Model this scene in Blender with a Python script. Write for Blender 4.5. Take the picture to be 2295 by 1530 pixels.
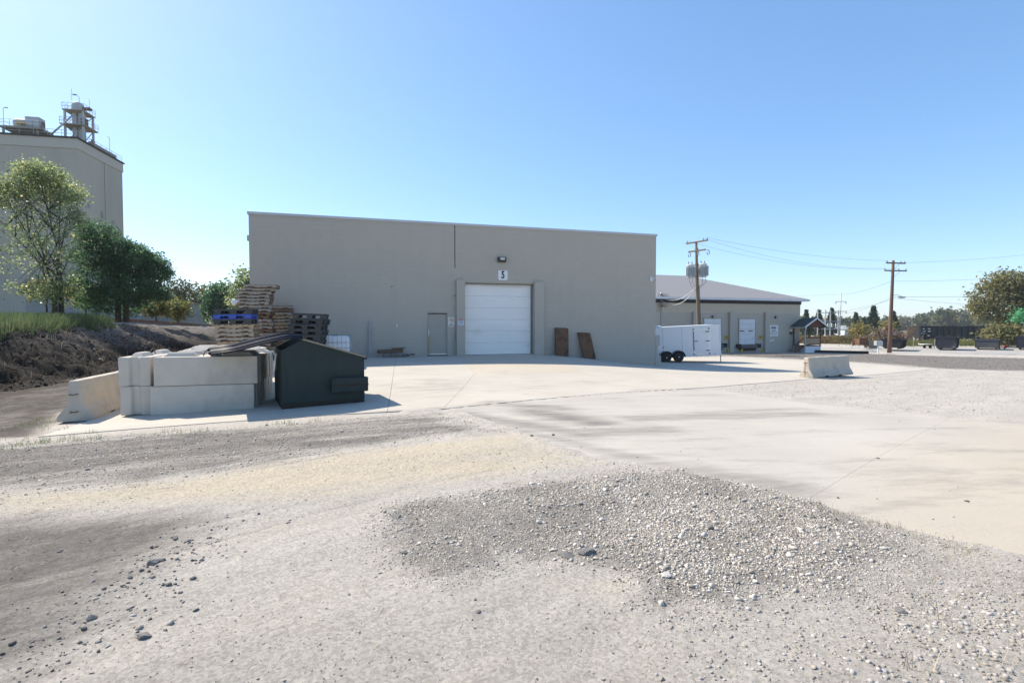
import bpy, bmesh, math, random
import numpy as np
from mathutils import Vector, Matrix
from mathutils.geometry import delaunay_2d_cdt

random.seed(7); RNG = np.random.default_rng(11)
SC = bpy.context.scene
for _o in list(bpy.data.objects): bpy.data.objects.remove(_o)
COL = SC.collection
R = math.radians

# ------------------------------------------------------------------ camera
EYE = Vector((0, 0, 1.7)); FPX = 1147.0; HORIZON = 728.0
TILT = math.atan((765.0 - HORIZON) / FPX)
cam = bpy.data.cameras.new('camera'); cam_o = bpy.data.objects.new('camera', cam); COL.objects.link(cam_o)
cam.sensor_width = 36; cam.lens = 36 * FPX / 2295.0; cam.clip_end = 6000; cam.clip_start = 0.05
cam_o.location = EYE; cam_o.rotation_euler = (R(90) - TILT, 0, 0)
SC.camera = cam_o

# ------------------------------------------------------------------ sky, sun, exposure
SUN_DIR = Vector((-6.46, 3.7, 7.24)).normalized()          # towards the sun
SUN_EL = math.asin(SUN_DIR.z); SUN_AZ = math.atan2(SUN_DIR.x, SUN_DIR.y)
w = bpy.data.worlds.new('World'); SC.world = w; w.use_nodes = True
wn = w.node_tree.nodes; wl = w.node_tree.links
bg = wn['Background']; sky = wn.new('ShaderNodeTexSky'); sky.sky_type = 'NISHITA'
sky.sun_disc = False; sky.sun_elevation = SUN_EL; sky.sun_rotation = SUN_AZ
sky.altitude = 100; sky.air_density = 0.9; sky.dust_density = 0.6; sky.ozone_density = 6.0
hsv = wn.new('ShaderNodeHueSaturation'); hsv.inputs['Saturation'].default_value = 1.2; hsv.inputs['Value'].default_value = 1.0
gam = wn.new('ShaderNodeGamma'); gam.inputs['Gamma'].default_value = .70; wl.new(sky.outputs[0], gam.inputs['Color'])
wl.new(gam.outputs[0], hsv.inputs['Color']); wl.new(hsv.outputs[0], bg.inputs[0]); bg.inputs[1].default_value = 0.15
sd = bpy.data.lights.new('sun', 'SUN'); sd.energy = 3.2; sd.angle = R(0.53); sd.color = (1.0, 0.895, 0.745)
so = bpy.data.objects.new('sun', sd); COL.objects.link(so); so.rotation_euler = (-SUN_DIR).to_track_quat('-Z', 'Y').to_euler()
so.location = SUN_DIR * 80
vs = SC.view_settings; vs.view_transform = 'Standard'; vs.look = 'None'; vs.exposure = 1.3; vs.gamma = 1.0; vs.use_curve_mapping = False
SC.render.engine = 'CYCLES'; SC.cycles.max_bounces = 6; SC.cycles.diffuse_bounces = 3; SC.cycles.use_denoising = True

# ------------------------------------------------------------------ measuring helpers (photo pixel -> point of the place)
FWD = Vector((0, math.cos(TILT), -math.sin(TILT))); UPV = Vector((0, math.sin(TILT), math.cos(TILT)))
def ray(px, py): return FWD * FPX + Vector((1, 0, 0)) * (px - 1147.5) + UPV * (765.0 - py)
def at(px, py, Y):
    d = ray(px, py); return EYE + d * (Y / d.y)
TH = R(16.2)
U = Vector((math.cos(TH), math.sin(TH), 0)); V = Vector((-math.sin(TH), math.cos(TH), 0))
class Wall:
    """vertical plane through a point with a heading: pixel -> distance along it and height"""
    def __init__(s, org, ang): s.o = Vector(org); s.a = ang; s.d = Vector((math.cos(ang), math.sin(ang), 0)); s.n = Vector((-math.sin(ang), math.cos(ang), 0))
    def hit(s, px, py):
        d = ray(px, py); k = (s.o - EYE).dot(s.n) / d.dot(s.n); p = EYE + d * k
        return (p - s.o).dot(s.d), p.z
    def t(s, px, py=728): return s.hit(px, py)[0]
    def z(s, px, py): return s.hit(px, py)[1]

# ------------------------------------------------------------------ terrain height (thin plate through measured spots)
CP = np.array([
 (0,0,0),(-4,2,0),(4,2,0),(0,6,0),(-6,6,-.06),(6,5,-.03),(-1.45,10.5,-.03),(-4.8,10.75,-.08),(-7.4,10.5,-.17),(-8.9,10.1,-.25),(-12,12,-.22),(-14.3,14.3,-.2),
 (-11.5,22.5,.2),(-8,23.5,.2),(-5,24.4,.2),(-2.5,25.1,.2),(-.6,25.7,.2),(1.6,26.35,.17),(3.4,26.9,0),(5.6,27.5,-.3),(7.94,28.2,-.56),
 (-1,18,.08),(6,16,-.25),(12.5,20.7,-.46),(14.4,24.5,-.55),(22,27,-.7),(10.8,10.8,-.3),(19.4,19.4,-.7),(11,33.7,-.77),(15,33.5,-.8),(4.5,5,-.02),
 (28,58,-1.45),(35,62,-1.6),(20,57,-1.35),(45,62,-1.67),(57,67,-1.5),(65,64,-1.5),(70,110,-1.8),(75,127,-2.6),(110,110,-2),
 (-18,20,-.2),(-20,45,.3),(-40,60,.5),(-70,82,.5),(0,70,-.8),(0,120,-1.5),(-30,0,-.3),(30,5,-.8),(0,-20,0),
 (300,300,-3),(-300,300,0),(0,400,-2),(300,-50,-2),(-300,-50,0),(500,500,-3),(0,-200,0)], float)
def _k(r2): return np.where(r2 > 1e-9, 0.5 * r2 * np.log(np.maximum(r2, 1e-9)), 0)
_n = len(CP); _K = _k(((CP[:, None, :2] - CP[None, :, :2]) ** 2).sum(-1)) + np.eye(_n) * 0.4
_P = np.c_[np.ones(_n), CP[:, :2]]
_W = np.linalg.solve(np.block([[_K, _P], [_P.T, np.zeros((3, 3))]]), np.r_[CP[:, 2], 0, 0, 0])
def H(x, y):
    x = np.asarray(x, float); y = np.asarray(y, float); sh = x.shape; x = x.ravel(); y = y.ravel(); out = np.zeros(x.size)
    for i in range(0, x.size, 20000):
        xs, ys = x[i:i+20000], y[i:i+20000]
        xs = np.clip(xs, -320, 520); ys = np.clip(ys, -200, 520)
        k = _k((xs[:, None] - CP[None, :, 0]) ** 2 + (ys[:, None] - CP[None, :, 1]) ** 2)
        out[i:i+20000] = k @ _W[:_n] + _W[_n] + _W[_n+1] * xs + _W[_n+2] * ys
    return out.reshape(sh)
def h(x, y): return float(H(np.array([x]), np.array([y]))[0])
def G(px, py):
    """photo pixel -> point on the terrain"""
    d = ray(px, py); z = 0.0
    for _ in range(40):
        k = (z - EYE.z) / d.z; p = EYE + d * k; z = .5 * z + .5 * h(p.x, p.y)
    return Vector((p.x, p.y, z))
def _hash(ix, iy, s):
    v = np.sin(ix * 127.1 + iy * 311.7 + s * 74.7) * 43758.5453; return v - np.floor(v)
def vnoise(x, y, s=0):
    ix, iy = np.floor(x), np.floor(y); fx, fy = x - ix, y - iy; fx = fx*fx*(3-2*fx); fy = fy*fy*(3-2*fy)
    return (_hash(ix,iy,s)*(1-fx)+_hash(ix+1,iy,s)*fx)*(1-fy) + (_hash(ix,iy+1,s)*(1-fx)+_hash(ix+1,iy+1,s)*fx)*fy
def fbm(x, y, s=0, o=4):
    a, t, n = .5, 0, 0
    for i in range(o): t = t + a * vnoise(x, y, s + i); n += a; a *= .5; x, y = x * 2.03 + 5.1, y * 2.03 - 3.7
    return t / n
def inpoly(x, y, poly):
    c = np.zeros(x.shape, bool); n = len(poly)
    for i in range(n):
        x0, y0 = poly[i][:2]; x1, y1 = poly[(i + 1) % n][:2]
        with np.errstate(divide='ignore', invalid='ignore'):
            c ^= ((y0 > y) != (y1 > y)) & (x < (x1 - x0) * (y - y0) / (y1 - y0 + 1e-12) + x0)
    return c
def pdist(x, y, poly, closed=True):
    best = np.full(x.shape, 1e9); n = len(poly)
    for i in range(n if closed else n - 1):
        x0, y0 = poly[i][:2]; x1, y1 = poly[(i + 1) % n][:2]; dx, dy = x1 - x0, y1 - y0
        t = np.clip(((x - x0) * dx + (y - y0) * dy) / (dx*dx + dy*dy + 1e-12), 0, 1)
        best = np.minimum(best, np.hypot(x - x0 - t*dx, y - y0 - t*dy))
    return best
def sdist(x, y, poly): return np.where(inpoly(x, y, poly), -1, 1) * pdist(x, y, poly)

# ------------------------------------------------------------------ object helpers
def tag(o, label=None, cat=None, group=None, kind=None):
    if label: o['label'] = label
    if cat: o['category'] = cat
    if group: o['group'] = group
    if kind: o['kind'] = kind
    return o
def link(o, parent=None):
    COL.objects.link(o)
    if parent: o.parent = parent
    return o
def empty(name, loc, rz=0, label=None, cat=None, group=None, rot=None):
    o = link(bpy.data.objects.new(name, None)); o.location = loc; o.rotation_euler = rot or (0, 0, rz); o.empty_display_size = .2
    return tag(o, label, cat, group)
def copy_tree(o, parent=None):
    c = o.copy(); link(c, parent)
    for ch in [k for k in KIDS.get(o.name, [])]: 
        cc = copy_tree(ch, c); KIDS.setdefault(c.name, []).append(cc)
    return c
KIDS = {}
class MB:
    def __init__(s): s.v = []; s.f = []
    def add(s, vs, fs):
        n = len(s.v); s.v += [tuple(p) for p in vs]; s.f += [tuple(i + n for i in f) for f in fs]; return s
    def box(s, x0, x1, y0, y1, z0, z1, m=None):
        p = [Vector(q) for q in ((x0,y0,z0),(x1,y0,z0),(x1,y1,z0),(x0,y1,z0),(x0,y0,z1),(x1,y0,z1),(x1,y1,z1),(x0,y1,z1))]
        if m is not None: p = [m @ q for q in p]
        return s.add(p, [(0,3,2,1),(4,5,6,7),(0,1,5,4),(1,2,6,5),(2,3,7,6),(3,0,4,7)])
    def beam(s, a, b, wd, ht, up=(0,0,1)):
        a, b = Vector(a), Vector(b); d = (b - a); L = d.length; d.normalize(); u = Vector(up)
        if abs(d.dot(u)) > .98: u = Vector((0,1,0))
        x = d.cross(u).normalized(); z = x.cross(d)
        p = [a + x*sx*wd/2 + z*sz*ht/2 + d*L*e for e in (0,1) for sx, sz in ((-1,-1),(1,-1),(1,1),(-1,1))]
        return s.add(p, [(0,1,2,3),(7,6,5,4),(0,4,5,1),(1,5,6,2),(2,6,7,3),(3,7,4,0)])
    def cyl(s, a, b, r0, r1=None, n=12, caps=True):
        r1 = r0 if r1 is None else r1; a, b = Vector(a), Vector(b); d = (b - a).normalized()
        u = d.orthogonal().normalized(); w_ = d.cross(u)
        p = [a + (u*math.cos(2*math.pi*i/n) + w_*math.sin(2*math.pi*i/n))*r0 for i in range(n)] + [b + (u*math.cos(2*math.pi*i/n) + w_*math.sin(2*math.pi*i/n))*r1 for i in range(n)]
        f = [(i,(i+1)%n,n+(i+1)%n,n+i) for i in range(n)]
        if caps: f += [tuple(range(n-1,-1,-1)), tuple(range(n,2*n))]
        return s.add(p, f)
    def tube(s, pts, r, n=6, r1=None):
        pts = [Vector(p) for p in pts]; m = len(pts); r1 = r if r1 is None else r1; P = []; u = None
        for i, p in enumerate(pts):
            d = (pts[min(i+1,m-1)] - pts[max(i-1,0)]).normalized()
            if u is None: u = d.orthogonal().normalized()
            u = (u - d*u.dot(d)); u = u.normalized() if u.length > 1e-6 else d.orthogonal().normalized()
            w_ = d.cross(u); rr = r + (r1 - r)*i/max(m-1,1)
            P += [p + (u*math.cos(2*math.pi*k/n) + w_*math.sin(2*math.pi*k/n))*rr for k in range(n)]
        f = [(i*n+k, i*n+(k+1)%n, (i+1)*n+(k+1)%n, (i+1)*n+k) for i in range(m-1) for k in range(n)]
        f += [tuple(range(n-1,-1,-1)), tuple(range((m-1)*n, m*n))]
        return s.add(P, f)
    def prism(s, poly, x0, x1, axis='x'):
        """poly in the two other axes, in order; extruded along axis"""
        def P(a, e): return {'x': (e, a[0], a[1]), 'y': (a[0], e, a[1]), 'z': (a[0], a[1], e)}[axis]
        n = len(poly); p = [P(a, x0) for a in poly] + [P(a, x1) for a in poly]
        return s.add(p, [(i,(i+1)%n,n+(i+1)%n,n+i) for i in range(n)] + [tuple(range(n-1,-1,-1)), tuple(range(n,2*n))])
    def lathe(s, prof, c=(0,0,0), n=16, axis='z'):
        c = Vector(c); P = []
        for r, z in prof:
            for k in range(n):
                a = 2*math.pi*k/n; q = (r*math.cos(a), r*math.sin(a), z)
                P.append(c + Vector(q if axis == 'z' else (q[0], q[2], q[1]) if axis == 'y' else (q[2], q[0], q[1])))
        m = len(prof); f = [(i*n+k, i*n+(k+1)%n, (i+1)*n+(k+1)%n, (i+1)*n+k) for i in range(m-1) for k in range(n)]
        f += [tuple(range(n-1,-1,-1)), tuple(range((m-1)*n, m*n))]
        return s.add(P, f)
    def mesh(s, name, fix=True):
        me = bpy.data.meshes.new(name); me.from_pydata(s.v, [], s.f)
        if fix:
            b = bmesh.new(); b.from_mesh(me); bmesh.ops.recalc_face_normals(b, faces=b.faces); b.to_mesh(me); b.free()
        me.update(); return me
    def build(s, name, mat, parent=None, smooth=False, bevel=0, label=None, loc=None, rot=None):
        me = s.mesh(name); me.materials.append(mat); o = link(bpy.data.objects.new(name, me), parent)
        if parent: KIDS.setdefault(parent.name, []).append(o)
        if loc: o.location = loc
        if rot: o.rotation_euler = rot
        if smooth: 
            for p in me.polygons: p.use_smooth = True
        if smooth == 'auto': me.set_sharp_from_angle(angle=R(40))
        if bevel:
            md = o.modifiers.new('bevel', 'BEVEL'); md.width = bevel; md.segments = 2; md.limit_method = 'ANGLE'; md.angle_limit = R(35); md.harden_normals = False
        if label: o['label'] = label
        return o
def npmesh(name, v, f, tint=None, smooth=False, mat=None, parent=None):
    """numpy verts (n,3), faces (m,k) -> object; tint = one value per vertex"""
    me = bpy.data.meshes.new(name); v = np.ascontiguousarray(v, np.float32); f = np.ascontiguousarray(f, np.int32); k = f.shape[1]
    me.vertices.add(len(v)); me.vertices.foreach_set('co', v.ravel()); me.loops.add(f.size); me.loops.foreach_set('vertex_index', f.ravel())
    me.polygons.add(len(f)); me.polygons.foreach_set('loop_start', np.arange(0, f.size, k, dtype=np.int32))
    if smooth: me.polygons.foreach_set('use_smooth', np.ones(len(f), bool))
    if tint is not None:
        a = me.attributes.new('tint', 'FLOAT', 'POINT'); a.data.foreach_set('value', np.ascontiguousarray(tint, np.float32))
    me.update(calc_edges=True); me.validate()
    if mat: me.materials.append(mat)
    o = link(bpy.data.objects.new(name, me), parent)
    if parent: KIDS.setdefault(parent.name, []).append(o)
    return o

# ------------------------------------------------------------------ materials
def newmat(name):
    m = bpy.data.materials.new(name); m.use_nodes = True; nt = m.node_tree; return m, nt, nt.nodes, nt.links, nt.nodes['Principled BSDF']
def ramp(N, stops):
    r = N.new('ShaderNodeValToRGB'); e = r.color_ramp.elements
    while len(e) < len(stops): e.new(.5)
    for i, (p, c) in enumerate(stops): e[i].position = p; e[i].color = (*c, 1) if len(c) == 3 else c
    return r
def noise_tex(N, L, scale, detail=6, rough=.6, coord='Object', stretch=None, rot=0):
    tc = N.new('ShaderNodeTexCoord'); n = N.new('ShaderNodeTexNoise'); n.inputs['Scale'].default_value = scale; n.inputs['Detail'].default_value = detail; n.inputs['Roughness'].default_value = rough
    src = tc.outputs[coord]
    if stretch:
        mp = N.new('ShaderNodeMapping'); mp.vector_type = 'TEXTURE' if False else 'POINT'; mp.inputs['Scale'].default_value = stretch;
        if rot:
            r0 = N.new('ShaderNodeVectorRotate'); r0.rotation_type = 'Z_AXIS'; r0.inputs['Angle'].default_value = R(-rot); L.new(src, r0.inputs['Vector']); src = r0.outputs[0]
        L.new(src, mp.inputs[0]); src = mp.outputs[0]
    L.new(src, n.inputs['Vector']); return n
def mix(N, L, fac, a, b):
    m = N.new('ShaderNodeMix'); m.data_type = 'RGBA'
    for s, k in ((fac, 0), (a, 6), (b, 7)):
        if isinstance(s, (int, float)): m.inputs[k].default_value = s
        elif isinstance(s, tuple): m.inputs[k].default_value = (*s, 1)
        else: L.new(s, m.inputs[k])
    return m.outputs[2]
def M(name, c1, c2=None, scale=3, rough=.8, bump=0, bscale=60, metal=0, spec=.3, stain=None, sscale=1.2, sthr=(.5,.7), stretch=None, coat=0):
    m, nt, N, L, b = newmat(name)
    c2 = c2 or tuple(x * .85 for x in c1)
    n = noise_tex(N, L, scale, stretch=stretch); r = ramp(N, [(.3, c1), (.7, c2)]); L.new(n.outputs[0], r.inputs[0]); c = r.outputs[0]
    if stain:
        n2 = noise_tex(N, L, sscale, 8, .65, stretch=stretch); r2 = ramp(N, [(sthr[0], (0,0,0)), (sthr[1], (1,1,1))]); L.new(n2.outputs[0], r2.inputs[0]); c = mix(N, L, r2.outputs[0], c, stain)
    L.new(c, b.inputs['Base Color']); b.inputs['Roughness'].default_value = rough; b.inputs['Metallic'].default_value = metal; b.inputs['Specular IOR Level'].default_value = spec
    if bump:
        n3 = noise_tex(N, L, bscale, 5); bp = N.new('ShaderNodeBump'); bp.inputs['Strength'].default_value = bump; bp.inputs['Distance'].default_value = .02; L.new(n3.outputs[0], bp.inputs['Height']); L.new(bp.outputs[0], b.inputs['Normal'])
    return m
def leafmat(name, stops, rough=.5, trans=.35):
    m, nt, N, L, b = newmat(name); a = N.new('ShaderNodeAttribute'); a.attribute_name = 'tint'; r = ramp(N, stops); L.new(a.outputs['Fac'], r.inputs[0])
    L.new(r.outputs[0], b.inputs['Base Color']); b.inputs['Roughness'].default_value = rough; b.inputs['Specular IOR Level'].default_value = .35
    t = N.new('ShaderNodeBsdfTranslucent'); L.new(r.outputs[0], t.inputs[0]); mx = N.new('ShaderNodeMixShader'); mx.inputs[0].default_value = trans
    L.new(b.outputs[0], mx.inputs[1]); L.new(t.outputs[0], mx.inputs[2]); L.new(mx.outputs[0], N['Material Output'].inputs[0]); return m
def tintmat(name, stops, rough=.85, bump=0, bscale=80):
    m, nt, N, L, b = newmat(name); a = N.new('ShaderNodeAttribute'); a.attribute_name = 'tint'; r = ramp(N, stops); L.new(a.outputs['Fac'], r.inputs[0])
    n = noise_tex(N, L, 30, 4); c = mix(N, L, .0, r.outputs[0], (0,0,0)); mm = N.new('ShaderNodeMix'); mm.data_type = 'RGBA'; mm.blend_type = 'MULTIPLY'; mm.inputs[0].default_value = .5
    L.new(r.outputs[0], mm.inputs[6]); rr = ramp(N, [(.3,(.6,.6,.6)),(.7,(1.1,1.1,1.1))]); L.new(n.outputs[0], rr.inputs[0]); L.new(rr.outputs[0], mm.inputs[7])
    L.new(mm.outputs[2], b.inputs['Base Color']); b.inputs['Roughness'].default_value = rough; b.inputs['Specular IOR Level'].default_value = .25
    return m

# ================================================================== MATERIALS
m_facade, nt, N, L, b = newmat('painted_block_wall')
tc = N.new('ShaderNodeTexCoord'); sep = N.new('ShaderNodeSeparateXYZ'); cmb = N.new('ShaderNodeCombineXYZ'); L.new(tc.outputs['Object'], sep.inputs[0]); L.new(sep.outputs[0], cmb.inputs[0]); L.new(sep.outputs[2], cmb.inputs[1])
br = N.new('ShaderNodeTexBrick'); br.inputs['Scale'].default_value = 1; br.inputs['Brick Width'].default_value = .4; br.inputs['Row Height'].default_value = .2; br.inputs['Mortar Size'].default_value = .008; br.inputs['Mortar Smooth'].default_value = .3
br.inputs['Color1'].default_value = (.43,.382,.322,1); br.inputs['Color2'].default_value = (.445,.396,.335,1); br.inputs['Mortar'].default_value = (.41,.363,.307,1)
L.new(cmb.outputs[0], br.inputs['Vector']); n1 = noise_tex(N, L, .5, 6); r1 = ramp(N, [(.3,(.985,.985,.985)),(.7,(1.01,1.01,1.008))]); L.new(n1.outputs[0], r1.inputs[0])
mm = N.new('ShaderNodeMix'); mm.data_type = 'RGBA'; mm.blend_type = 'MULTIPLY'; mm.inputs[0].default_value = 1; L.new(br.outputs[0], mm.inputs[6]); L.new(r1.outputs[0], mm.inputs[7])
n4 = noise_tex(N, L, 3, 8, .7, stretch=(1,1,.08)); r4 = ramp(N, [(.45,(1,1,1)),(.75,(.95,.945,.935))]); L.new(n4.outputs[0], r4.inputs[0])
m2_ = N.new('ShaderNodeMix'); m2_.data_type = 'RGBA'; m2_.blend_type = 'MULTIPLY'; m2_.inputs[0].default_value = .8; L.new(mm.outputs[2], m2_.inputs[6]); L.new(r4.outputs[0], m2_.inputs[7])
L.new(m2_.outputs[2], b.inputs['Base Color']); b.inputs['Roughness'].default_value = .75; b.inputs['Specular IOR Level'].default_value = .25
bp = N.new('ShaderNodeBump'); bp.inputs['Strength'].default_value = .3; bp.inputs['Distance'].default_value = .006; bp.invert = True; L.new(br.outputs['Fac'], bp.inputs['Height']); L.new(bp.outputs[0], b.inputs['Normal'])
m_trim = M('facade_paint', (.44,.391,.33), (.42,.373,.315), 1.5, .7, .2, 60)
m_white = M('white_metal', (.72,.73,.74), (.66,.67,.69), 2, .45, stain=(.5,.48,.45), sscale=2, sthr=(.55,.8))
m_coping = M('coping_metal', (.5,.51,.52), (.45,.46,.47), 1, .45)
m_odoor = M('overhead_door_panel', (.84,.81,.77), (.79,.76,.725), 1.2, .5, stain=(.58,.54,.47), sscale=1.3, sthr=(.58,.82), stretch=(.5,1,2))
m_steeldoor = M('painted_steel_door', (.37,.34,.29), (.35,.32,.275), 2, .5)
m_dark = M('dark_void', (.03,.03,.03), (.02,.02,.02), 4, .9)
m_black = M('black_plastic', (.022,.023,.026), (.035,.036,.04), 6, .42, spec=.5)
m_rubber = M('black_rubber', (.018,.018,.018), (.03,.03,.03), 8, .8)
m_steel = M('galvanised_steel', (.42,.43,.44), (.35,.36,.37), 6, .45, metal=.6)
m_alu = M('bright_aluminium', (.7,.7,.7), (.6,.6,.6), 6, .35, metal=.8)
m_conc = M('cast_concrete', (.57,.52,.445), (.50,.455,.39), 2.2, .9, .35, 45, stain=(.38,.345,.295), sscale=1.3, sthr=(.52,.78))
m_conc2 = M('barrier_concrete', (.52,.465,.385), (.45,.40,.335), 2.5, .9, .5, 45, stain=(.33,.305,.265), sscale=1.7, sthr=(.5,.75))
m_rust = M('rusty_steel', (.12,.06,.035), (.2,.105,.06), 5, .85, .5, 50, stain=(.06,.04,.03), sscale=3, sthr=(.5,.65))
m_rebar = M('rusty_bar', (.14,.08,.05), (.09,.06,.045), 9, .8)
m_dump = M('dumpster_paint', (.024,.035,.034), (.033,.045,.043), 3, .6, .15, 20, stain=(.055,.045,.036), sscale=4, sthr=(.62,.72), spec=.22)
m_dumprust = M('dumpster_rust', (.07,.035,.02), (.03,.02,.016), 8, .85, .4, 40)
m_lid = M('dumpster_lid_plastic', (.008,.012,.022), (.013,.018,.03), 4, .5, spec=.15)
m_wood1 = M('pallet_wood_grey', (.40,.34,.28), (.30,.245,.19), 7, .85, .3, 50, stretch=(1,6,6))
m_wood2 = M('pallet_wood_tan', (.44,.33,.21), (.34,.24,.15), 7, .85, .3, 50, stretch=(1,6,6))
m_wood3 = M('pallet_wood_dark', (.16,.105,.065), (.22,.15,.10), 7, .85, .3, 50, stretch=(1,6,6))
m_woodend = M('pallet_wood_end', (.26,.13,.06), (.17,.085,.045), 9, .85)
m_blue = M('blue_plastic', (.03,.09,.48), (.025,.075,.4), 5, .45, spec=.5)
m_plblk = M('grey_black_plastic', (.045,.05,.056), (.03,.034,.04), 6, .5, spec=.45, stain=(.14,.14,.13), sscale=5, sthr=(.6,.75))
m_tote = M('tote_plastic', (.75,.77,.78), (.68,.7,.72), 3, .4)
m_trailer = M('trailer_skin', (.70,.71,.73), (.67,.68,.70), 1.0, .3, spec=.5, stain=(.6,.59,.57), sscale=2, sthr=(.6,.8))
m_roof2 = M('shingle_roof', (.26,.26,.27), (.22,.22,.23), 8, .9, .6, 12, stretch=(1,1,4))
m_wall2 = M('tan_block', (.55,.475,.375), (.5,.435,.345), 1.5, .9, .3, 20)
m_wall2b = M('grey_painted_block', (.47,.425,.36), (.44,.395,.335), 1.5, .85, .2, 20)
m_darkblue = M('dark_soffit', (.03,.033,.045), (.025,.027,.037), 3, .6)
m_pole = M('weathered_pole', (.22,.17,.115), (.155,.12,.085), 6, .9, .5, 20, stretch=(3,3,.3))
m_poleb = M('brown_pole', (.16,.10,.075), (.125,.08,.06), 6, .9, .5, 20, stretch=(3,3,.3))
m_ins = M('insulator_grey', (.06,.06,.07), (.1,.1,.11), 9, .3)
m_wire = M('wire_black', (.1,.1,.11), (.09,.09,.09), 3, .6)
m_xfmr = M('transformer_grey', (.5,.53,.53), (.45,.48,.48), 2, .4)
m_yellow = M('yellow_paint', (.55,.36,.04), (.45,.3,.04), 5, .6)
m_broom = M('yellow_handle', (.5,.33,.06), (.42,.27,.05), 5, .5)
m_red = M('red_paint', (.36,.05,.05), (.3,.045,.045), 5, .6)
m_redwood = M('red_brown_wood', (.16,.055,.035), (.12,.045,.03), 6, .8)
m_green = M('green_roof', (.05,.085,.08), (.04,.065,.062), 5, .8)
m_silo = M('silo_concrete', (.49,.43,.35), (.44,.385,.315), .15, .95, .2, 4, stain=(.39,.345,.285), sscale=.25, sthr=(.45,.7), stretch=(1,1,.25))
m_silo2 = M('silo_band', (.52,.465,.39), (.48,.43,.36), .3, .95)
m_galv = M('dull_galvanised', (.48,.49,.49), (.4,.41,.41), 1.5, .6, metal=.2)
m_tan = M('tan_metal', (.30,.26,.19), (.25,.215,.16), 1, .7)
m_shed = M('grey_shed_metal', (.27,.285,.28), (.23,.245,.24), 1.5, .7)
m_paint_w = M('sign_white', (.78,.78,.76), (.74,.74,.72), 4, .5)
m_ink = M('sign_black', (.015,.015,.018), (.02,.02,.02), 4, .5)
m_inkr = M('sign_red', (.45,.06,.05), (.4,.055,.045), 4, .5)
m_inkg = M('sign_grey_print', (.2,.19,.2), (.24,.23,.24), 4, .5)
m_glass, nt, N, L, b = newmat('dark_glass'); b.inputs['Base Color'].default_value = (.02,.025,.03,1); b.inputs['Roughness'].default_value = .08; b.inputs['Specular IOR Level'].default_value = .6
m_lens = M('lamp_lens', (.55,.55,.52), (.5,.5,.48), 8, .3)
m_truck = M('white_car_paint', (.74,.75,.77), (.72,.73,.75), 1, .25, spec=.5)
m_soilbox = M('brown_timber', (.11,.07,.04), (.16,.11,.07), 6, .9, .4, 30)
m_bark = M('bark', (.10,.08,.06), (.065,.052,.04), 8, .95, .6, 25)
m_stone = tintmat('gravel_stone', [(0,(.22,.2,.172)),(.3,(.39,.36,.315)),(.75,(.53,.49,.435)),(1,(.7,.655,.59))])
m_stoned = tintmat('dark_stone', [(0,(.09,.083,.075)),(.5,(.23,.212,.19)),(1,(.42,.39,.35))])
m_cobble = tintmat('cobble_stone', [(0,(.25,.225,.19)),(.3,(.38,.34,.285)),(.6,(.37,.355,.345)),(1,(.52,.49,.45))])
m_rock = M('rock', (.19,.185,.18), (.12,.115,.11), 9, .9, .5, 30)
m_rockl = M('pale_rock', (.5,.48,.45), (.4,.385,.36), 9, .9, .5, 30)
m_cot = leafmat('cottonwood_leaf', [(0,(.12,.18,.075)),(.5,(.25,.32,.14)),(.85,(.38,.41,.2)),(1,(.52,.47,.24))], .35, .66)
m_deep = leafmat('deep_green_leaf', [(0,(.035,.10,.05)),(.6,(.08,.175,.08)),(1,(.19,.28,.11))], .5, .6)
m_bush = leafmat('bush_leaf', [(0,(.08,.11,.04)),(.5,(.17,.19,.065)),(1,(.32,.26,.1))], .6, .5)
m_autumn = leafmat('turning_leaf', [(0,(.13,.15,.05)),(.5,(.32,.27,.09)),(1,(.5,.36,.12))], .6, .5)
m_pine = leafmat('needle', [(0,(.018,.042,.024)),(.6,(.038,.072,.04)),(1,(.075,.11,.055))], .7, .2)
m_oak = leafmat('oak_leaf', [(0,(.10,.11,.045)),(.5,(.22,.22,.10)),(1,(.36,.3,.14))], .6, .5)
m_far = leafmat('far_leaf', [(0,(.05,.075,.038)),(.5,(.095,.12,.055)),(.9,(.17,.17,.075)),(1,(.3,.19,.08))], .8, .3)
m_grass = leafmat('tall_grass', [(0,(.05,.09,.036)),(.5,(.10,.155,.062)),(.85,(.17,.205,.1)),(1,(.34,.31,.2))], .7, .45)
m_weed = leafmat('dry_weed', [(0,(.08,.08,.03)),(.5,(.17,.13,.06)),(1,(.26,.19,.10))], .8, .35)
m_bright = leafmat('bright_leaf', [(0,(.08,.3,.12)),(1,(.16,.5,.24))], .5, .5)
m_straw = leafmat('straw', [(0,(.3,.25,.16)),(1,(.55,.48,.34))], .8, .2)

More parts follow.
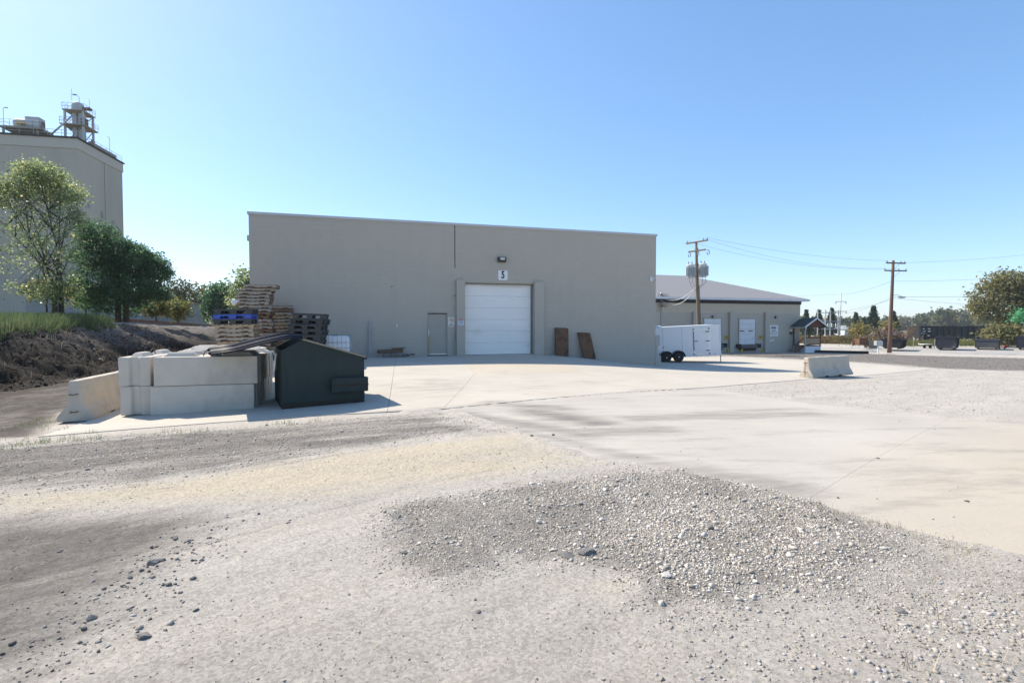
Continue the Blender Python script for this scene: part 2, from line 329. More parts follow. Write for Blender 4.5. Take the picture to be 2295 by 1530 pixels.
# concrete slabs: pale broom-finished concrete, dirt tracked over it
def slabmat(name, c1, c2, dirt):
    m, nt, N, L, b = newmat(name)
    n = noise_tex(N, L, .45, 8, .6); r = ramp(N, [(.3,c1),(.72,c2)]); L.new(n.outputs[0], r.inputs[0]); ta = N.new('ShaderNodeAttribute'); ta.attribute_name = 'tan'; rt_ = ramp(N, [(.3,(.46,.405,.325)),(.72,(.40,.358,.295))]); L.new(n.outputs[0], rt_.inputs[0]); cb2 = mix(N, L, ta.outputs['Fac'], r.outputs[0], rt_.outputs[0])
    n2 = noise_tex(N, L, 2.4, 12, .78, stretch=(.3,1.3,1), rot=10); a = N.new('ShaderNodeAttribute'); a.attribute_name = 'dirt'
    ad = N.new('ShaderNodeMath'); ad.operation = 'ADD'; L.new(n2.outputs[0], ad.inputs[0]); L.new(a.outputs['Fac'], ad.inputs[1])
    r2 = ramp(N, [(.54,(0,0,0)),(1.02,(1,1,1))]); L.new(ad.outputs[0], r2.inputs[0]); c = mix(N, L, r2.outputs[0], cb2, dirt)
    n3 = noise_tex(N, L, 70, 4, .7); r3 = ramp(N, [(.35,(.9,.9,.9)),(.65,(1.05,1.05,1.05))]); L.new(n3.outputs[0], r3.inputs[0])
    mm = N.new('ShaderNodeMix'); mm.data_type = 'RGBA'; mm.blend_type = 'MULTIPLY'; mm.inputs[0].default_value = 1; L.new(c, mm.inputs[6]); L.new(r3.outputs[0], mm.inputs[7]); L.new(mm.outputs[2], b.inputs['Base Color'])
    b.inputs['Roughness'].default_value = .9; b.inputs['Specular IOR Level'].default_value = .2
    bp = N.new('ShaderNodeBump'); bp.inputs['Strength'].default_value = .25; bp.inputs['Distance'].default_value = .006; L.new(n3.outputs[0], bp.inputs['Height']); L.new(bp.outputs[0], b.inputs['Normal']); return m
m_slab = slabmat('apron_concrete', (.50,.466,.405), (.43,.402,.35), (.18,.16,.14))
m_slabw = slabmat('entry_concrete', (.49,.44,.36), (.45,.405,.335), (.2,.18,.155))
m_slabg = slabmat('drive_concrete', (.465,.435,.385), (.395,.37,.33), (.17,.157,.142))
m_slabt = slabmat('tan_drive_concrete', (.45,.40,.325), (.395,.355,.295), (.2,.185,.165))

# loose ground: dirt, sand, dark millings
m_ground, nt, N, L, b = newmat('loose_ground')
def attr(nm): a = N.new('ShaderNodeAttribute'); a.attribute_name = nm; return a.outputs['Fac']
nA = noise_tex(N, L, 1.2, 10, .7, stretch=(.35,1.6,1), rot=38); rA = ramp(N, [(.28,(.37,.342,.303)),(.72,(.50,.468,.418))]); L.new(nA.outputs[0], rA.inputs[0]); col = rA.outputs[0]
def zone(nm, scale, c1, c2, lo=.42, hi=.72, stretch=None, rot=0):
    global col
    n = noise_tex(N, L, scale*1.5, 14, .8, stretch=stretch, rot=rot); ad = N.new('ShaderNodeMath'); ad.operation = 'MULTIPLY_ADD'; L.new(n.outputs[0], ad.inputs[0]); ad.inputs[1].default_value = 1.15; 
    sb = N.new('ShaderNodeMath'); sb.operation = 'SUBTRACT'; L.new(attr(nm), sb.inputs[0]); sb.inputs[1].default_value = .425; L.new(sb.outputs[0], ad.inputs[2])
    r = ramp(N, [(lo,(0,0,0)),(hi,(1,1,1))]); L.new(ad.outputs[0], r.inputs[0])
    n2 = noise_tex(N, L, scale*4, 8, .7); rc = ramp(N, [(.3,c1),(.7,c2)]); L.new(n2.outputs[0], rc.inputs[0]); col = mix(N, L, r.outputs[0], col, rc.outputs[0])
zone('sand', 1.6, (.50,.44,.335), (.45,.40,.315), .52, 1.0, (.3,2.2,1), 16)
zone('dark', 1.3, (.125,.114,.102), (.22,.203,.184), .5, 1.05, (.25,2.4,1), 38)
zone('grav', 3.0, (.19,.175,.155), (.33,.305,.27), .5, .8)
zone('soil', 2.0, (.035,.03,.026), (.085,.074,.062), .5, .85)
zone('pale', .5, (.40,.385,.36), (.33,.32,.30), .5, .8)
zone('turf', .8, (.16,.14,.07), (.10,.105,.045), .5, .8)
nG = noise_tex(N, L, 150, 8, .9); rG = ramp(N, [(.28,(.5,.49,.48)),(.46,(.96,.96,.96)),(.56,(1.04,1.04,1.04)),(.72,(1.32,1.32,1.32))]); L.new(nG.outputs[0], rG.inputs[0])
vo = N.new('ShaderNodeTexVoronoi'); vo.inputs['Scale'].default_value = 62; tcg = N.new('ShaderNodeTexCoord'); L.new(tcg.outputs['Object'], vo.inputs['Vector'])
rV = ramp(N, [(.0,(.72,.71,.70)),(.9,(1.16,1.16,1.16))]); sV = N.new('ShaderNodeSeparateColor'); L.new(vo.outputs['Color'], sV.inputs[0]); L.new(sV.outputs[0], rV.inputs[0])
for s in (rG, rV):
    mm = N.new('ShaderNodeMix'); mm.data_type = 'RGBA'; mm.blend_type = 'MULTIPLY'; mm.inputs[0].default_value = .75; L.new(col, mm.inputs[6]); L.new(s.outputs[0], mm.inputs[7]); col = mm.outputs[2]
L.new(col, b.inputs['Base Color']); b.inputs['Roughness'].default_value = .95; b.inputs['Specular IOR Level'].default_value = .15
bpa = N.new('ShaderNodeBump'); bpa.inputs['Strength'].default_value = .8; bpa.inputs['Distance'].default_value = .012; L.new(nG.outputs[0], bpa.inputs['Height'])
nB = noise_tex(N, L, 9, 6, .65); bpb = N.new('ShaderNodeBump'); bpb.inputs['Strength'].default_value = .6; bpb.inputs['Distance'].default_value = .03; L.new(nB.outputs[0], bpb.inputs['Height']); L.new(bpa.outputs[0], bpb.inputs['Normal']); L.new(bpb.outputs[0], b.inputs['Normal'])

# ================================================================== GROUND
FW = Wall((at(561,728,22.5).x, 22.5, 0), TH)                # the grey warehouse's front wall
def fp(px, back=.15): q = FW.o + U * FW.t(px) + V * back; return (q.x, q.y)
def gp(px, py): q = G(px, py); return (q.x, q.y)
A0 = gp(85, 978); B0 = gp(992, 916); J1b = gp(868, 922)
BL = (A0[0] + V.x * 14.2, A0[1] + V.y * 14.2)
T1 = gp(1580, 868); T2 = gp(1790, 851); TIP = gp(2085, 828); K1 = gp(1063, 838); K2 = gp(1307, 834)
corner = FW.o + U * FW.t(1468); cb = corner + V * 9
apron = [A0, J1b, B0, T1, T2, TIP, gp(1920,815), gp(1630,800.5), (9.5,41), (cb.x, cb.y), (corner.x + V.x*.2, corner.y + V.y*.2), BL]
drive = [gp(1000,917), gp(1150,962), gp(1330,1030), gp(1530,1058), gp(1800,1125), gp(2000,1185), gp(2295,1248), gp(2900,1420), (11,5.5), (13.5,9.5), gp(2295,950), gp(2130,937), gp(1930,913), gp(1830,905), gp(1700,886), gp(1584,869.5)]
Z = {}
Z['grav'] = [gp(*q) for q in ((868,1160),(900,1135),(1000,1112),(1230,1085),(1400,1055),(1530,1046),(1700,1085),(1830,1125),(1930,1165),(2010,1210),(1960,1260),(1870,1300),(1760,1325),(1640,1370),(1450,1370),(1390,1290),(1260,1255),(1160,1245),(1040,1275),(930,1262),(885,1225))]
Z['dark1'] = [gp(*q) for q in ((-200,985),(120,985),(620,952),(830,932),(1000,922),(1130,962),(900,985),(560,1038),(250,1082),(-200,1115))]
Z['dark2'] = [gp(*q) for q in ((-500,1175),(200,1150),(520,1125),(480,1190),(350,1300),(170,1460),(40,1600),(-500,1600))]
Z['sand1'] = [gp(*q) for q in ((-300,1120),(250,1085),(560,1045),(900,992),(1150,968),(1330,1035),(1180,1075),(900,1105),(600,1130),(250,1140),(-300,1165))]
Z['dark3'] = [gp(*q) for q in ((-300,855),(290,835),(275,870),(140,925),(80,975),(-300,1010))]
Z['fine'] = [gp(*q) for q in ((1900,1170),(2010,1190),(2295,1262),(2500,1310),(2500,1420),(2295,1395),(2000,1380),(1850,1330),(1800,1320),(1960,1260))]
Z['sand2'] = [gp(*q) for q in ((-100,930),(210,900),(150,930),(90,975),(-100,985))]
Z['sand3'] = [gp(*q) for q in ((1180,1290),(1400,1275),(1500,1330),(1400,1370),(1200,1330))]
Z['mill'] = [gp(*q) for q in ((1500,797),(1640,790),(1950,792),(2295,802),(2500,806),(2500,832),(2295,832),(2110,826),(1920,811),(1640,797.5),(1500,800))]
Z['pale'] = [gp(*q) for q in ((1800,781.5),(1960,787),(2295,796),(2700,800),(2700,776),(1960,776.5),(1800,778))]
def axis(lo, hi, step, far_lo, far_hi, g):
    a = list(np.arange(lo, hi + 1e-6, step)); s = step
    while a[-1] < far_hi: s *= g; a.append(a[-1] + s)
    s = step; p = []
    x = lo
    while x > far_lo: s *= g; x -= s; p.append(x)
    return np.array(p[::-1] + a)
gx = axis(-9, 9, .085, -2500, 2500, 1.06); gy = axis(1.5, 12.5, .085, -60, 2600, 1.045)
X, Y = np.meshgrid(gx, gy); x, y = X.ravel(), Y.ravel(); z = H(x, y)
near = np.clip(1 - np.hypot(x, y) / 45, 0, 1)
dg = sdist(x, y, Z['grav']) + (fbm(x*1.7, y*1.7, 3) - .5) * .5
wob = (fbm(x*.9, y*.9, 1) - .5) * 1.2
sm = lambda d, w_: np.clip(.5 - d / w_, 0, 1)
A = {}
A['grav'] = np.maximum.reduce([sm(dg + (fbm(x*4,y*4,41)-.5)*.4, .8), sm(sdist(x, y, Z['fine']) + wob*.3, .6)*.4, sm(sdist(x, y, Z['dark1']) + wob + .4, .8) * .35])
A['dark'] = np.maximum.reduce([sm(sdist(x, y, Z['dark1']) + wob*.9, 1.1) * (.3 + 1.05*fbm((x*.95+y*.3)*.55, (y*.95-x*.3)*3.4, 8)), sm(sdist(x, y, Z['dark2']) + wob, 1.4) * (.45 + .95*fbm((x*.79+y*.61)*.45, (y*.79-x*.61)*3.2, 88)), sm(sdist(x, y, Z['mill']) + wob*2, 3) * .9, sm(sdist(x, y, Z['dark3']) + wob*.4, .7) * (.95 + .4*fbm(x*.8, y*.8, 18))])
A['sand'] = np.maximum.reduce([sm(sdist(x, y, Z['sand1']) + wob*.7, 1.1) * (.55 + .55*fbm(x*.6, y*2, 5)), sm(sdist(x, y, Z['sand2']) + wob*.5, .8)*.8, sm(sdist(x, y, Z['sand3']) + wob*.4, .6)*.7])
TOE = [(-12.5,2),(-13.8,9),(-14.3,14.3),(-14.4,18),(-15.4,24),(-17.2,32),(-19.5,42),(-25,62)]
lft = [(a, b_) for a, b_ in TOE] + [(-200,200),(-200,0)]
A['soil'] = sm(sdist(x, y, lft) - .9 + wob*1.2, 2.4) * 1.15
A['soil'] = np.maximum(A['soil'], .62*sm(sdist(x, y, Z['dark3']) + wob*.5, .9)*np.clip(.5+fbm(x*1.1,y*1.1,19),0,1))
TR = []
for off in (0,.24,.5,1.65,1.9,2.2):
    TR.append([(gp(a_, b_)[0] - .64*off, gp(a_, b_)[1] + .77*off) for a_, b_ in ((-500,1500),(0,1370),(300,1270),(620,1165),(950,1085),(1300,1005))])
trk = np.zeros(x.shape)
for i_, p_ in enumerate(TR): trk = np.maximum(trk, np.exp(-(pdist(x, y, p_, False)/.085)**2) * (.55 if i_ % 2 else .8))
A['dark'] = np.maximum(A['dark'], trk*.8*np.clip(.35+fbm(x*.7,y*.7,29),0,1)*np.clip(1.3-(x+6)/8,.3,1))
A['pale'] = sm(sdist(x, y, Z['pale']), 2)
A['turf'] = np.clip((np.hypot(x - 10, y) - 95) / 30, 0, 1) * (1 - np.clip(A['pale'], 0, 1))
A['turf'] = np.maximum(A['turf'], np.clip((-x - 24) / 8, 0, 1) * (y > 0))
rel = (fbm(x*1.1, y*1.1, 21) - .5) * .05 + (fbm(x*5, y*5, 31, 3) - .5) * .02 * near
rut = np.sin((x*.45 - y*1.0 + .8*fbm(x*.4, y*.4, 9)) * 4.2) * .008
z2 = z + (rel + rut - trk*.012) * near + sm(dg, .6) * (.008 + .045 * fbm(x*2.2, y*2.2, 44)) - .012
for poly in (apron, drive):
    s = sdist(x, y, poly); z2 = np.where(s < 0, np.minimum(z2, z - np.interp(-s, [0,.45,.9], [.012,.014,.05])), z2)
    band = (s >= 0) & (s < .35); z2 = np.where(band, np.minimum(z2, z - .012 + .03 * sm(dg, .45)), z2)
sa, sdv = sdist(x, y, apron), sdist(x, y, drive); nz = fbm(x*2.6, y*2.6, 97, 4)
for s, o in ((sdv, sa), (sa, sdv)):
    e = (s < .12) & (s > -.45) & (o > .12) & (np.hypot(x, y) < 16) & ~((s is sa) & (x < -2.2))
    lip = z + .016*(nz - .40) + np.clip(s, -.45, 0)*.045 + .003
    z2 = np.where(e, np.maximum(z2, lip), z2)
nx, ny = len(gx), len(gy); idx = np.arange(nx*ny).reshape(ny, nx)
F = np.stack([idx[:-1,:-1], idx[:-1,1:], idx[1:,1:], idx[1:,:-1]], -1).reshape(-1, 4)
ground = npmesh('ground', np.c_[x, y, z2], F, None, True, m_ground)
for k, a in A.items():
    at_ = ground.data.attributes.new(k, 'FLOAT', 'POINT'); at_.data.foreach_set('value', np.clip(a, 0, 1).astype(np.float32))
tag(ground, 'dusty grey gravel and dirt yard', None, None, 'structure')
def gz(x_, y_):
    """height of the built loose ground"""
    x_ = np.asarray(x_, float); y_ = np.asarray(y_, float); i = np.clip(np.searchsorted(gx, x_) - 1, 0, nx - 2); j = np.clip(np.searchsorted(gy, y_) - 1, 0, ny - 2)
    fx = (x_ - gx[i]) / (gx[i+1] - gx[i]); fy = (y_ - gy[j]) / (gy[j+1] - gy[j]); zz = z2.reshape(ny, nx)
    return (zz[j,i]*(1-fx)+zz[j,i+1]*fx)*(1-fy) + (zz[j+1,i]*(1-fx)+zz[j+1,i+1]*fx)*fy

def inset(poly, d):
    n = len(poly); ar = sum(poly[i][0]*poly[(i+1)%n][1] - poly[(i+1)%n][0]*poly[i][1] for i in range(n)); sg = 1 if ar > 0 else -1; out = []
    for i in range(n):
        a, b_, c = Vector(poly[i-1]), Vector(poly[i]), Vector(poly[(i+1)%n]); e1 = (b_-a).normalized(); e2 = (c-b_).normalized()
        n1 = Vector((-e1.y, e1.x))*sg; n2 = Vector((-e2.y, e2.x))*sg; m_ = (n1+n2)
        m_ = m_ / max(m_.dot(n1), .35); out.append((b_.x + m_.x*d, b_.y + m_.y*d))
    return out
DIRT = [(gp(1190,922), gp(1330,945), .5, .5), (gp(1100,903), gp(1260,915), .4, .4), (gp(1330,968), gp(1480,962), .4, .42), (gp(1000,922), gp(1300,972), .35, .42), (gp(1420,937), gp(1830,927), .4, .34), (gp(1560,925), gp(1800,915), .3, .25), (gp(1760,1090), gp(1600,1062), .5, .32), (gp(1330,1035), gp(1800,1128), .25, .3),
        (gp(2000,1000), gp(2290,1010), .3, .16), (gp(1950,1085), gp(2290,1085), .3, .18), (gp(1900,1060), gp(2290,1050), .2, .16), (gp(1150,960), gp(1650,1080), .25, .3), (gp(960,850), gp(1000,880), .8, .16), (gp(880,866), gp(990,872), .6, .18), (gp(1150,870), gp(1400,850), .5, .12), (gp(1950,912), gp(2200,940), .4, .3), (gp(100,978), gp(640,943), .3, .3), (gp(640,943), gp(990,918), .3, .5), (gp(1320,870), gp(1560,875), .3, .15)] + [(gp(*a), gp(*b_), .09, s_) for s_, pts in ((.2,((1000,935),(1160,950),(1400,948),(1700,932),(2000,925))),(.16,((1040,950),(1250,985),(1500,990),(1800,965),(2200,958))),(.2,((1060,912),(1250,900),(1450,888),(1650,885))),(.14,((1150,962),(1400,1010),(1700,1035),(2000,1030),(2295,1030))),(.14,((1550,1062),(1800,1075),(2100,1068),(2295,1066))),(.14,((1900,1150),(2100,1120),(2295,1100))),(.12,((1080,890),(1120,860),(1130,830))),(.12,((1180,888),(1195,860),(1180,830)))) for a, b_ in zip(pts[:-1], pts[1:])]
def panel(poly, mat, parent, step=.3, thick=.14, jw=.004):
    poly = inset(poly, jw); n = len(poly); bd = []
    for i in range(n):
        a, b_ = Vector(poly[i]), Vector(poly[(i+1)%n]); k = max(1, int((b_-a).length / .3))
        bd += [tuple(a + (b_-a)*j/k) for j in range(k)]
    xs = np.arange(min(p[0] for p in bd), max(p[0] for p in bd), step); ys = np.arange(min(p[1] for p in bd), max(p[1] for p in bd), step)
    gx_, gy_ = np.meshgrid(xs, ys); gx_, gy_ = gx_.ravel(), gy_.ravel(); ok = sdist(gx_, gy_, poly) < -step*.4
    vs_ = [Vector(p) for p in bd] + [Vector(p) for p in zip(gx_[ok], gy_[ok])]; nb = len(bd)
    v2, _, f2, _, _, _ = delaunay_2d_cdt(vs_, [(i, (i+1) % nb) for i in range(nb)], [], 1, 1e-5)
    P = np.array([(p.x, p.y) for p in v2]); zz = H(P[:,0], P[:,1])
    verts = [(p[0], p[1], q) for p, q in zip(P, zz)]; faces = [tuple(f) for f in f2]
    cnt = {}
    for f in faces:
        for i in range(len(f)): e = (f[i], f[(i+1) % len(f)]); cnt[tuple(sorted(e))] = cnt.get(tuple(sorted(e)), []) + [e]
    low = {}
    for k, es in cnt.items():
        if len(es) == 1:
            a, b_ = es[0]
            for q in (a, b_):
                if q not in low: low[q] = len(verts); verts.append((verts[q][0], verts[q][1], verts[q][2] - thick))
            faces.append((b_, a, low[a], low[b_]))
    me = bpy.data.meshes.new('panel'); me.from_pydata(verts, [], faces); me.update(); me.materials.append(mat)
    a = me.attributes.new('dirt', 'FLOAT', 'POINT'); vx = np.array(verts); dv = np.zeros(len(verts))
    for p, q, w_, s in DIRT: dv = np.maximum(dv, s * .8 * np.exp(-(pdist(vx[:,0], vx[:,1], [p, q], False) / w_) ** 2))
    a.data.foreach_set('value', dv.astype(np.float32))
    a2 = me.attributes.new('tan', 'FLOAT', 'POINT'); p0_, p1_ = Vector(gp(1720,1105)), Vector(gp(2060,935)); e_ = (p1_-p0_).normalized(); sdn = (vx[:,0]-p0_.x)*e_.y - (vx[:,1]-p0_.y)*e_.x
    a2.data.foreach_set('value', np.clip(sdn/2.2 + (fbm(vx[:,0]*.7, vx[:,1]*.7, 12)-.5)*.8, 0, 1).astype(np.float32) if mat is m_slabg else np.zeros(len(verts), np.float32))
    o = link(bpy.data.objects.new('panel', me), parent); return o
ap = empty('concrete_apron', (0,0,0)); tag(ap, 'pale concrete apron in front of the grey warehouse', None, None, 'structure')
J1t = fp(888); S1 = fp(1028); S2 = fp(1228)
panel([A0, J1b, J1t, fp(561), BL], m_slab, ap)
panel([J1b, B0, K1, S1, J1t], m_slab, ap)
panel([K1, K2, S2, S1], m_slabw, ap)
panel([B0, T1, T2, TIP, gp(1920,815), gp(1630,800.5), (9.5,41), (cb.x, cb.y), (corner.x + V.x*.2, corner.y + V.y*.2), S2, K2, K1], m_slab, ap)
dr = empty('concrete_drive', (0,0,0)); tag(dr, 'concrete driveway running from the apron to the near right', None, None, 'structure')
q0, q1 = gp(1800,1125), gp(2130,937)
panel([gp(1000,918), gp(1150,962), gp(1330,1030), gp(1530,1058), q0, q1, gp(1930,913), gp(1830,905), gp(1700,886), gp(1584,869.8)], m_slabg, dr, .13, jw=.0012)
panel([q0, gp(2000,1185), gp(2295,1248), gp(2900,1420), (11,5.5), (13.5,9.5), gp(2295,950), q1], m_slabg, dr, .13, jw=.0012)

# ------------------------------------------------------------------ soil bank with the rail line on top
def toe(yv): 
    ys = [p[1] for p in TOE]; xs = [p[0] for p in TOE]; return np.interp(yv, ys, xs)
by = np.concatenate([np.arange(2, 30, .13), np.arange(30, 62, .5)]); bd_ = np.concatenate([np.arange(-.6, 7, .13), np.arange(7, 30, 1.0)])
BY, BD = np.meshgrid(by, bd_); yy = BY.ravel(); dd = BD.ravel(); xx = toe(yy) - dd
crest = np.interp(yy, [2,14,18,24,32,42,62], [1.35,1.42,1.5,1.62,1.72,1.6,1.3])
wid = np.interp(yy, [2,18,30,42,62], [3.8,4.4,6.5,9,10])
t = np.clip(dd / wid, 0, 1); prof = t*t*(3-2*t)
rough = (fbm(xx*1.3, yy*1.3, 61, 5) - .5) * .8 + (fbm(xx*4.5, yy*4.5, 71, 4) - .5) * .34
bz = H(xx, yy) * (1 - prof) + prof * (crest) + rough * np.clip(dd*1.2, 0, 1) * np.interp(t, [0,.15,.8,1], [.3,.8,.75,.18]) - np.where(dd < 0, .12, 0)
m_soil, nt, N, L, b = newmat('dark_soil_bank')
n = noise_tex(N, L, 2.5, 10, .72); r = ramp(N, [(.3,(.009,.007,.0055)),(.6,(.02,.016,.0125)),(.85,(.055,.045,.036))]); L.new(n.outputs[0], r.inputs[0])
n2 = noise_tex(N, L, 28, 4, .8); r2 = ramp(N, [(.69,(0,0,0)),(.74,(1,1,1))]); L.new(n2.outputs[0], r2.inputs[0]); c = mix(N, L, r2.outputs[0], r.outputs[0], (.28,.25,.22))
a = N.new('ShaderNodeAttribute'); a.attribute_name = 'grey'; n5 = noise_tex(N, L, 6, 8, .7); r5 = ramp(N, [(.3,(.10,.092,.084)),(.7,(.22,.205,.19))]); L.new(n5.outputs[0], r5.inputs[0]); c = mix(N, L, a.outputs['Fac'], c, r5.outputs[0])
L.new(c, b.inputs['Base Color']); b.inputs['Roughness'].default_value = .95; b.inputs['Specular IOR Level'].default_value = .2
bp = N.new('ShaderNodeBump'); bp.inputs['Strength'].default_value = 1; bp.inputs['Distance'].default_value = .06; n3 = noise_tex(N, L, 11, 8, .75); L.new(n3.outputs[0], bp.inputs['Height']); L.new(bp.outputs[0], b.inputs['Normal'])
nb_, na_ = len(by), len(bd_); idx = np.arange(nb_*na_).reshape(na_, nb_)
F = np.stack([idx[:-1,:-1], idx[:-1,1:], idx[1:,1:], idx[1:,:-1]], -1).reshape(-1, 4)[:, ::-1]
bank = npmesh('soil_bank', np.c_[xx, yy, bz], F, None, True, m_soil); tag(bank, 'dark soil bank rising behind the concrete blocks', None, None, 'structure')
gv = np.clip((yy - 17) / 9, 0, 1) * np.clip((t - .35) / .3, 0, 1) * .85
at_ = bank.data.attributes.new('grey', 'FLOAT', 'POINT'); at_.data.foreach_set('value', gv.astype(np.float32))
def bankz(x_, y_):
    d = toe(y_) - x_; w_ = np.interp(y_, [2,18,30,42,62], [3.8,4.4,6.5,9,10]); c = np.interp(y_, [2,14,18,24,32,42,62], [1.35,1.42,1.5,1.62,1.72,1.6,1.3]); t_ = np.clip(d/w_,0,1); p = t_*t_*(3-2*t_)
    return H(np.atleast_1d(x_), np.atleast_1d(y_))*(1-p) + p*c

# ================================================================== GREY WAREHOUSE
def text_mesh(s, size, name, mat, parent, loc, rot, sx=1.0, bold=0.0, depth=.003):
    cu = bpy.data.curves.new(name, 'FONT'); cu.body = s; cu.size = size; cu.align_x = 'CENTER'; cu.align_y = 'CENTER'; cu.extrude = depth; cu.offset = bold; cu.resolution_u = 3
    o = bpy.data.objects.new(name, cu); COL.objects.link(o); bpy.context.view_layer.update()
    me = bpy.data.meshes.new_from_object(o.evaluated_get(bpy.context.evaluated_depsgraph_get())); bpy.data.objects.remove(o)
    me.materials.clear(); me.materials.append(mat); t_ = link(bpy.data.objects.new(name, me), parent); t_.location = loc; t_.rotation_euler = rot; t_.scale = (sx, 1, 1); return t_
wh = empty('warehouse', (FW.o.x, FW.o.y, 0), TH, 'large grey painted block warehouse with a white overhead door', 'warehouse')
TOPZ = FW.z(1100, 503) - .14; WL = FW.t(1469); DEP = 26.0
ft, fz = FW.t, FW.z
gx0, gx1 = ft(1041), ft(1196); gtop = fz(1110, 634.5); gbase = fz(1110, 795.5)
dx0, dx1 = ft(957), ft(1003); dtop = fz(980, 699.5); BZ = -1.2
mb = MB(); th = .3
mb.box(0, dx0, 0, th, BZ, TOPZ).box(dx0, dx1, 0, th, dtop, TOPZ).box(dx1, gx0, 0, th, BZ, TOPZ).box(gx0, gx1, 0, th, gtop, TOPZ).box(gx1, WL, 0, th, BZ, TOPZ)
mb.build('front_wall', m_facade, wh)
MB().box(0, th, th, DEP, BZ, TOPZ).build('side_wall', m_facade, wh); MB().box(WL-th, WL, th, DEP, BZ, TOPZ).build('side_wall', m_facade, wh); MB().box(th, WL-th, DEP-th, DEP, BZ, TOPZ).build('rear_wall', m_facade, wh)
MB().box(th, WL-th, th, DEP-th, TOPZ-.6, TOPZ-.4).build('roof', m_steel, wh)
cp = MB(); cp.box(-.05, WL+.05, -.05, th+.05, TOPZ, TOPZ+.11); cp.box(-.05, th+.05, th+.05, DEP+.05, TOPZ, TOPZ+.11); cp.box(WL-th-.05, WL+.05, th+.05, DEP+.05, TOPZ, TOPZ+.11); cp.build('coping', m_coping, wh)
MB().box(ft(1020)-.018, ft(1020)+.018, -.004, .02, fz(1020,600), TOPZ).build('control_joint', m_dark, wh)
# pilasters beside the overhead door
pl0, pr1 = ft(1022), ft(1217)
MB().box(pl0, gx0, -.2, -.002, BZ, fz(1030,627.5)).build('pilaster', m_trim, wh, bevel=.015)
MB().box(gx1, pr1, -.2, -.002, BZ, fz(1205,632.5)).build('pilaster', m_trim, wh, bevel=.015)
MB().box(gx0, gx1, .1, .22, gtop-.06, gtop+.02).build('door_header', m_tan, wh)
MB().box(gx0, gx1, -.19, .6, gbase-.25, gbase+.015).build('door_sill', m_conc, wh)
od = empty('overhead_door', (0,0,0)); od.parent = wh; KIDS.setdefault(wh.name, []).append(od)
npan = 6; ph = (gtop - .05 - gbase - .03) / npan
for i in range(npan):
    z0 = gbase + .03 + i*ph; p = MB(); W_ = gx1 - gx0
    prof = [(.30, z0+.0035), (.22, z0+.0035)]
    for k in range(1, 12): prof += [(.22 + (.004 if k % 2 else 0), z0 + ph*k/12)]
    prof += [(.22, z0+ph-.0035), (.30, z0+ph-.0035)]
    p.prism(prof, gx0+.02, gx1-.1, 'x'); p.build('panel', m_odoor, od)
MB().box(gx0+.02, gx1-.1, .215, .30, gbase+.016, gbase+.03).build('bottom_seal', m_rubber, od)
MB().box(gx1-.09, gx1-.045, .2, .3, gbase+.02, gtop-.06).build('door_track', m_steel, od)
MB().tube([(gx0+.05,.15,gtop-.08),(gx0+1.2,.14,gtop-.1),(gx0+2.4,.15,gtop-.15),(gx1-.5,.16,gtop-.14)], .018).build('header_cable', m_tote, od)
# man door
mdx = empty('entry_door', (0,0,0)); mdx.parent = wh
dbase = fz(980, 795)
MB().box(dx0+.04, dx1-.04, .09, .14, dbase+.05, dtop-.09).build('leaf', m_steeldoor, mdx)
fr = MB(); fr.box(dx0, dx0+.045, .03, .18, dbase, dtop).box(dx1-.045, dx1, .03, .18, dbase, dtop).box(dx0+.045, dx1-.045, .03, .18, dtop-.05, dtop-.001); fr.build('frame', m_steeldoor, mdx)
MB().box(dx0+.05, dx1-.05, .02, .16, dbase+.005, dbase+.05).build('threshold', m_alu, mdx)
hz = fz(998, 749); hd = MB(); hd.cyl((dx1-.12,.092,hz),(dx1-.12,.075,hz), .038, n=16); hd.cyl((dx1-.12,.09,hz),(dx1-.12,.03,hz), .014); hd.tube([(dx1-.12,.035,hz),(dx1-.17,.03,hz),(dx1-.25,.035,hz)], .013); hd.build('handle', m_alu, mdx, True)
def onwall(name, px, py, label, cat, wall=FW, rz=TH, out=0.0, group=None):
    t_, z_ = wall.hit(px, py); q = wall.o + wall.d*t_ - wall.n*out; return empty(name, (q.x, q.y, z_), rz, label, cat, group)
# wall things
wl_ = onwall('wall_light', 1123.5, 582.5, 'boxy dark wall light above the number five sign', 'wall light')
MB().prism([(0,-.12),(0,.12),(-.24,.12),(-.26,.02),(-.2,-.12)], -.2, .2).build('housing', M('lamp_housing', (.07,.065,.06), None, 5, .6), wl_, bevel=.012)
MB().box(-.12, .12, -.268, -.235, -.03, .085).build('lens', m_lens, wl_, bevel=.01)
sg = onwall('number_sign', 1127, 617, 'white square sign with a black number 5', 'sign', out=.012)
a_ = .24
rc = [(-a_+.03,-a_),(a_-.03,-a_),(a_,-a_+.03),(a_,a_-.03),(a_-.03,a_),(-a_+.03,a_),(-a_,a_-.03),(-a_,-a_+.03)]
MB().prism(rc, -.01, .01, 'y').build('plate', m_paint_w, sg)
text_mesh('5', .5, 'numeral', m_ink, sg, (0,-.013,.01), (R(90),0,0), .72, .016)
ns = onwall('no_smoking_sign', 1011, 721.5, 'cream no smoking sign beside the entry door', 'sign', out=.012)
w2, h2 = .152, .23
MB().box(-w2, w2, -.006, .006, -h2, h2).build('plate', M('sign_cream', (.78,.75,.66), None, 4, .5), ns, bevel=.003)
sy = MB(); n = 28; z0 = .085
ring = [(math.cos(2*math.pi*i/n), math.sin(2*math.pi*i/n)) for i in range(n)]
sy.add([(c*.118, -.009, s*.118+z0) for c, s in ring] + [(c*.1, -.009, s*.1+z0) for c, s in ring], [(i,(i+1)%n,n+(i+1)%n,n+i) for i in range(n)])
sy.beam((-.078,-.009,z0+.078),(.078,-.009,z0-.078), .002, .022, (.7,0,.7)); sy.build('prohibition_ring', m_inkr, ns)
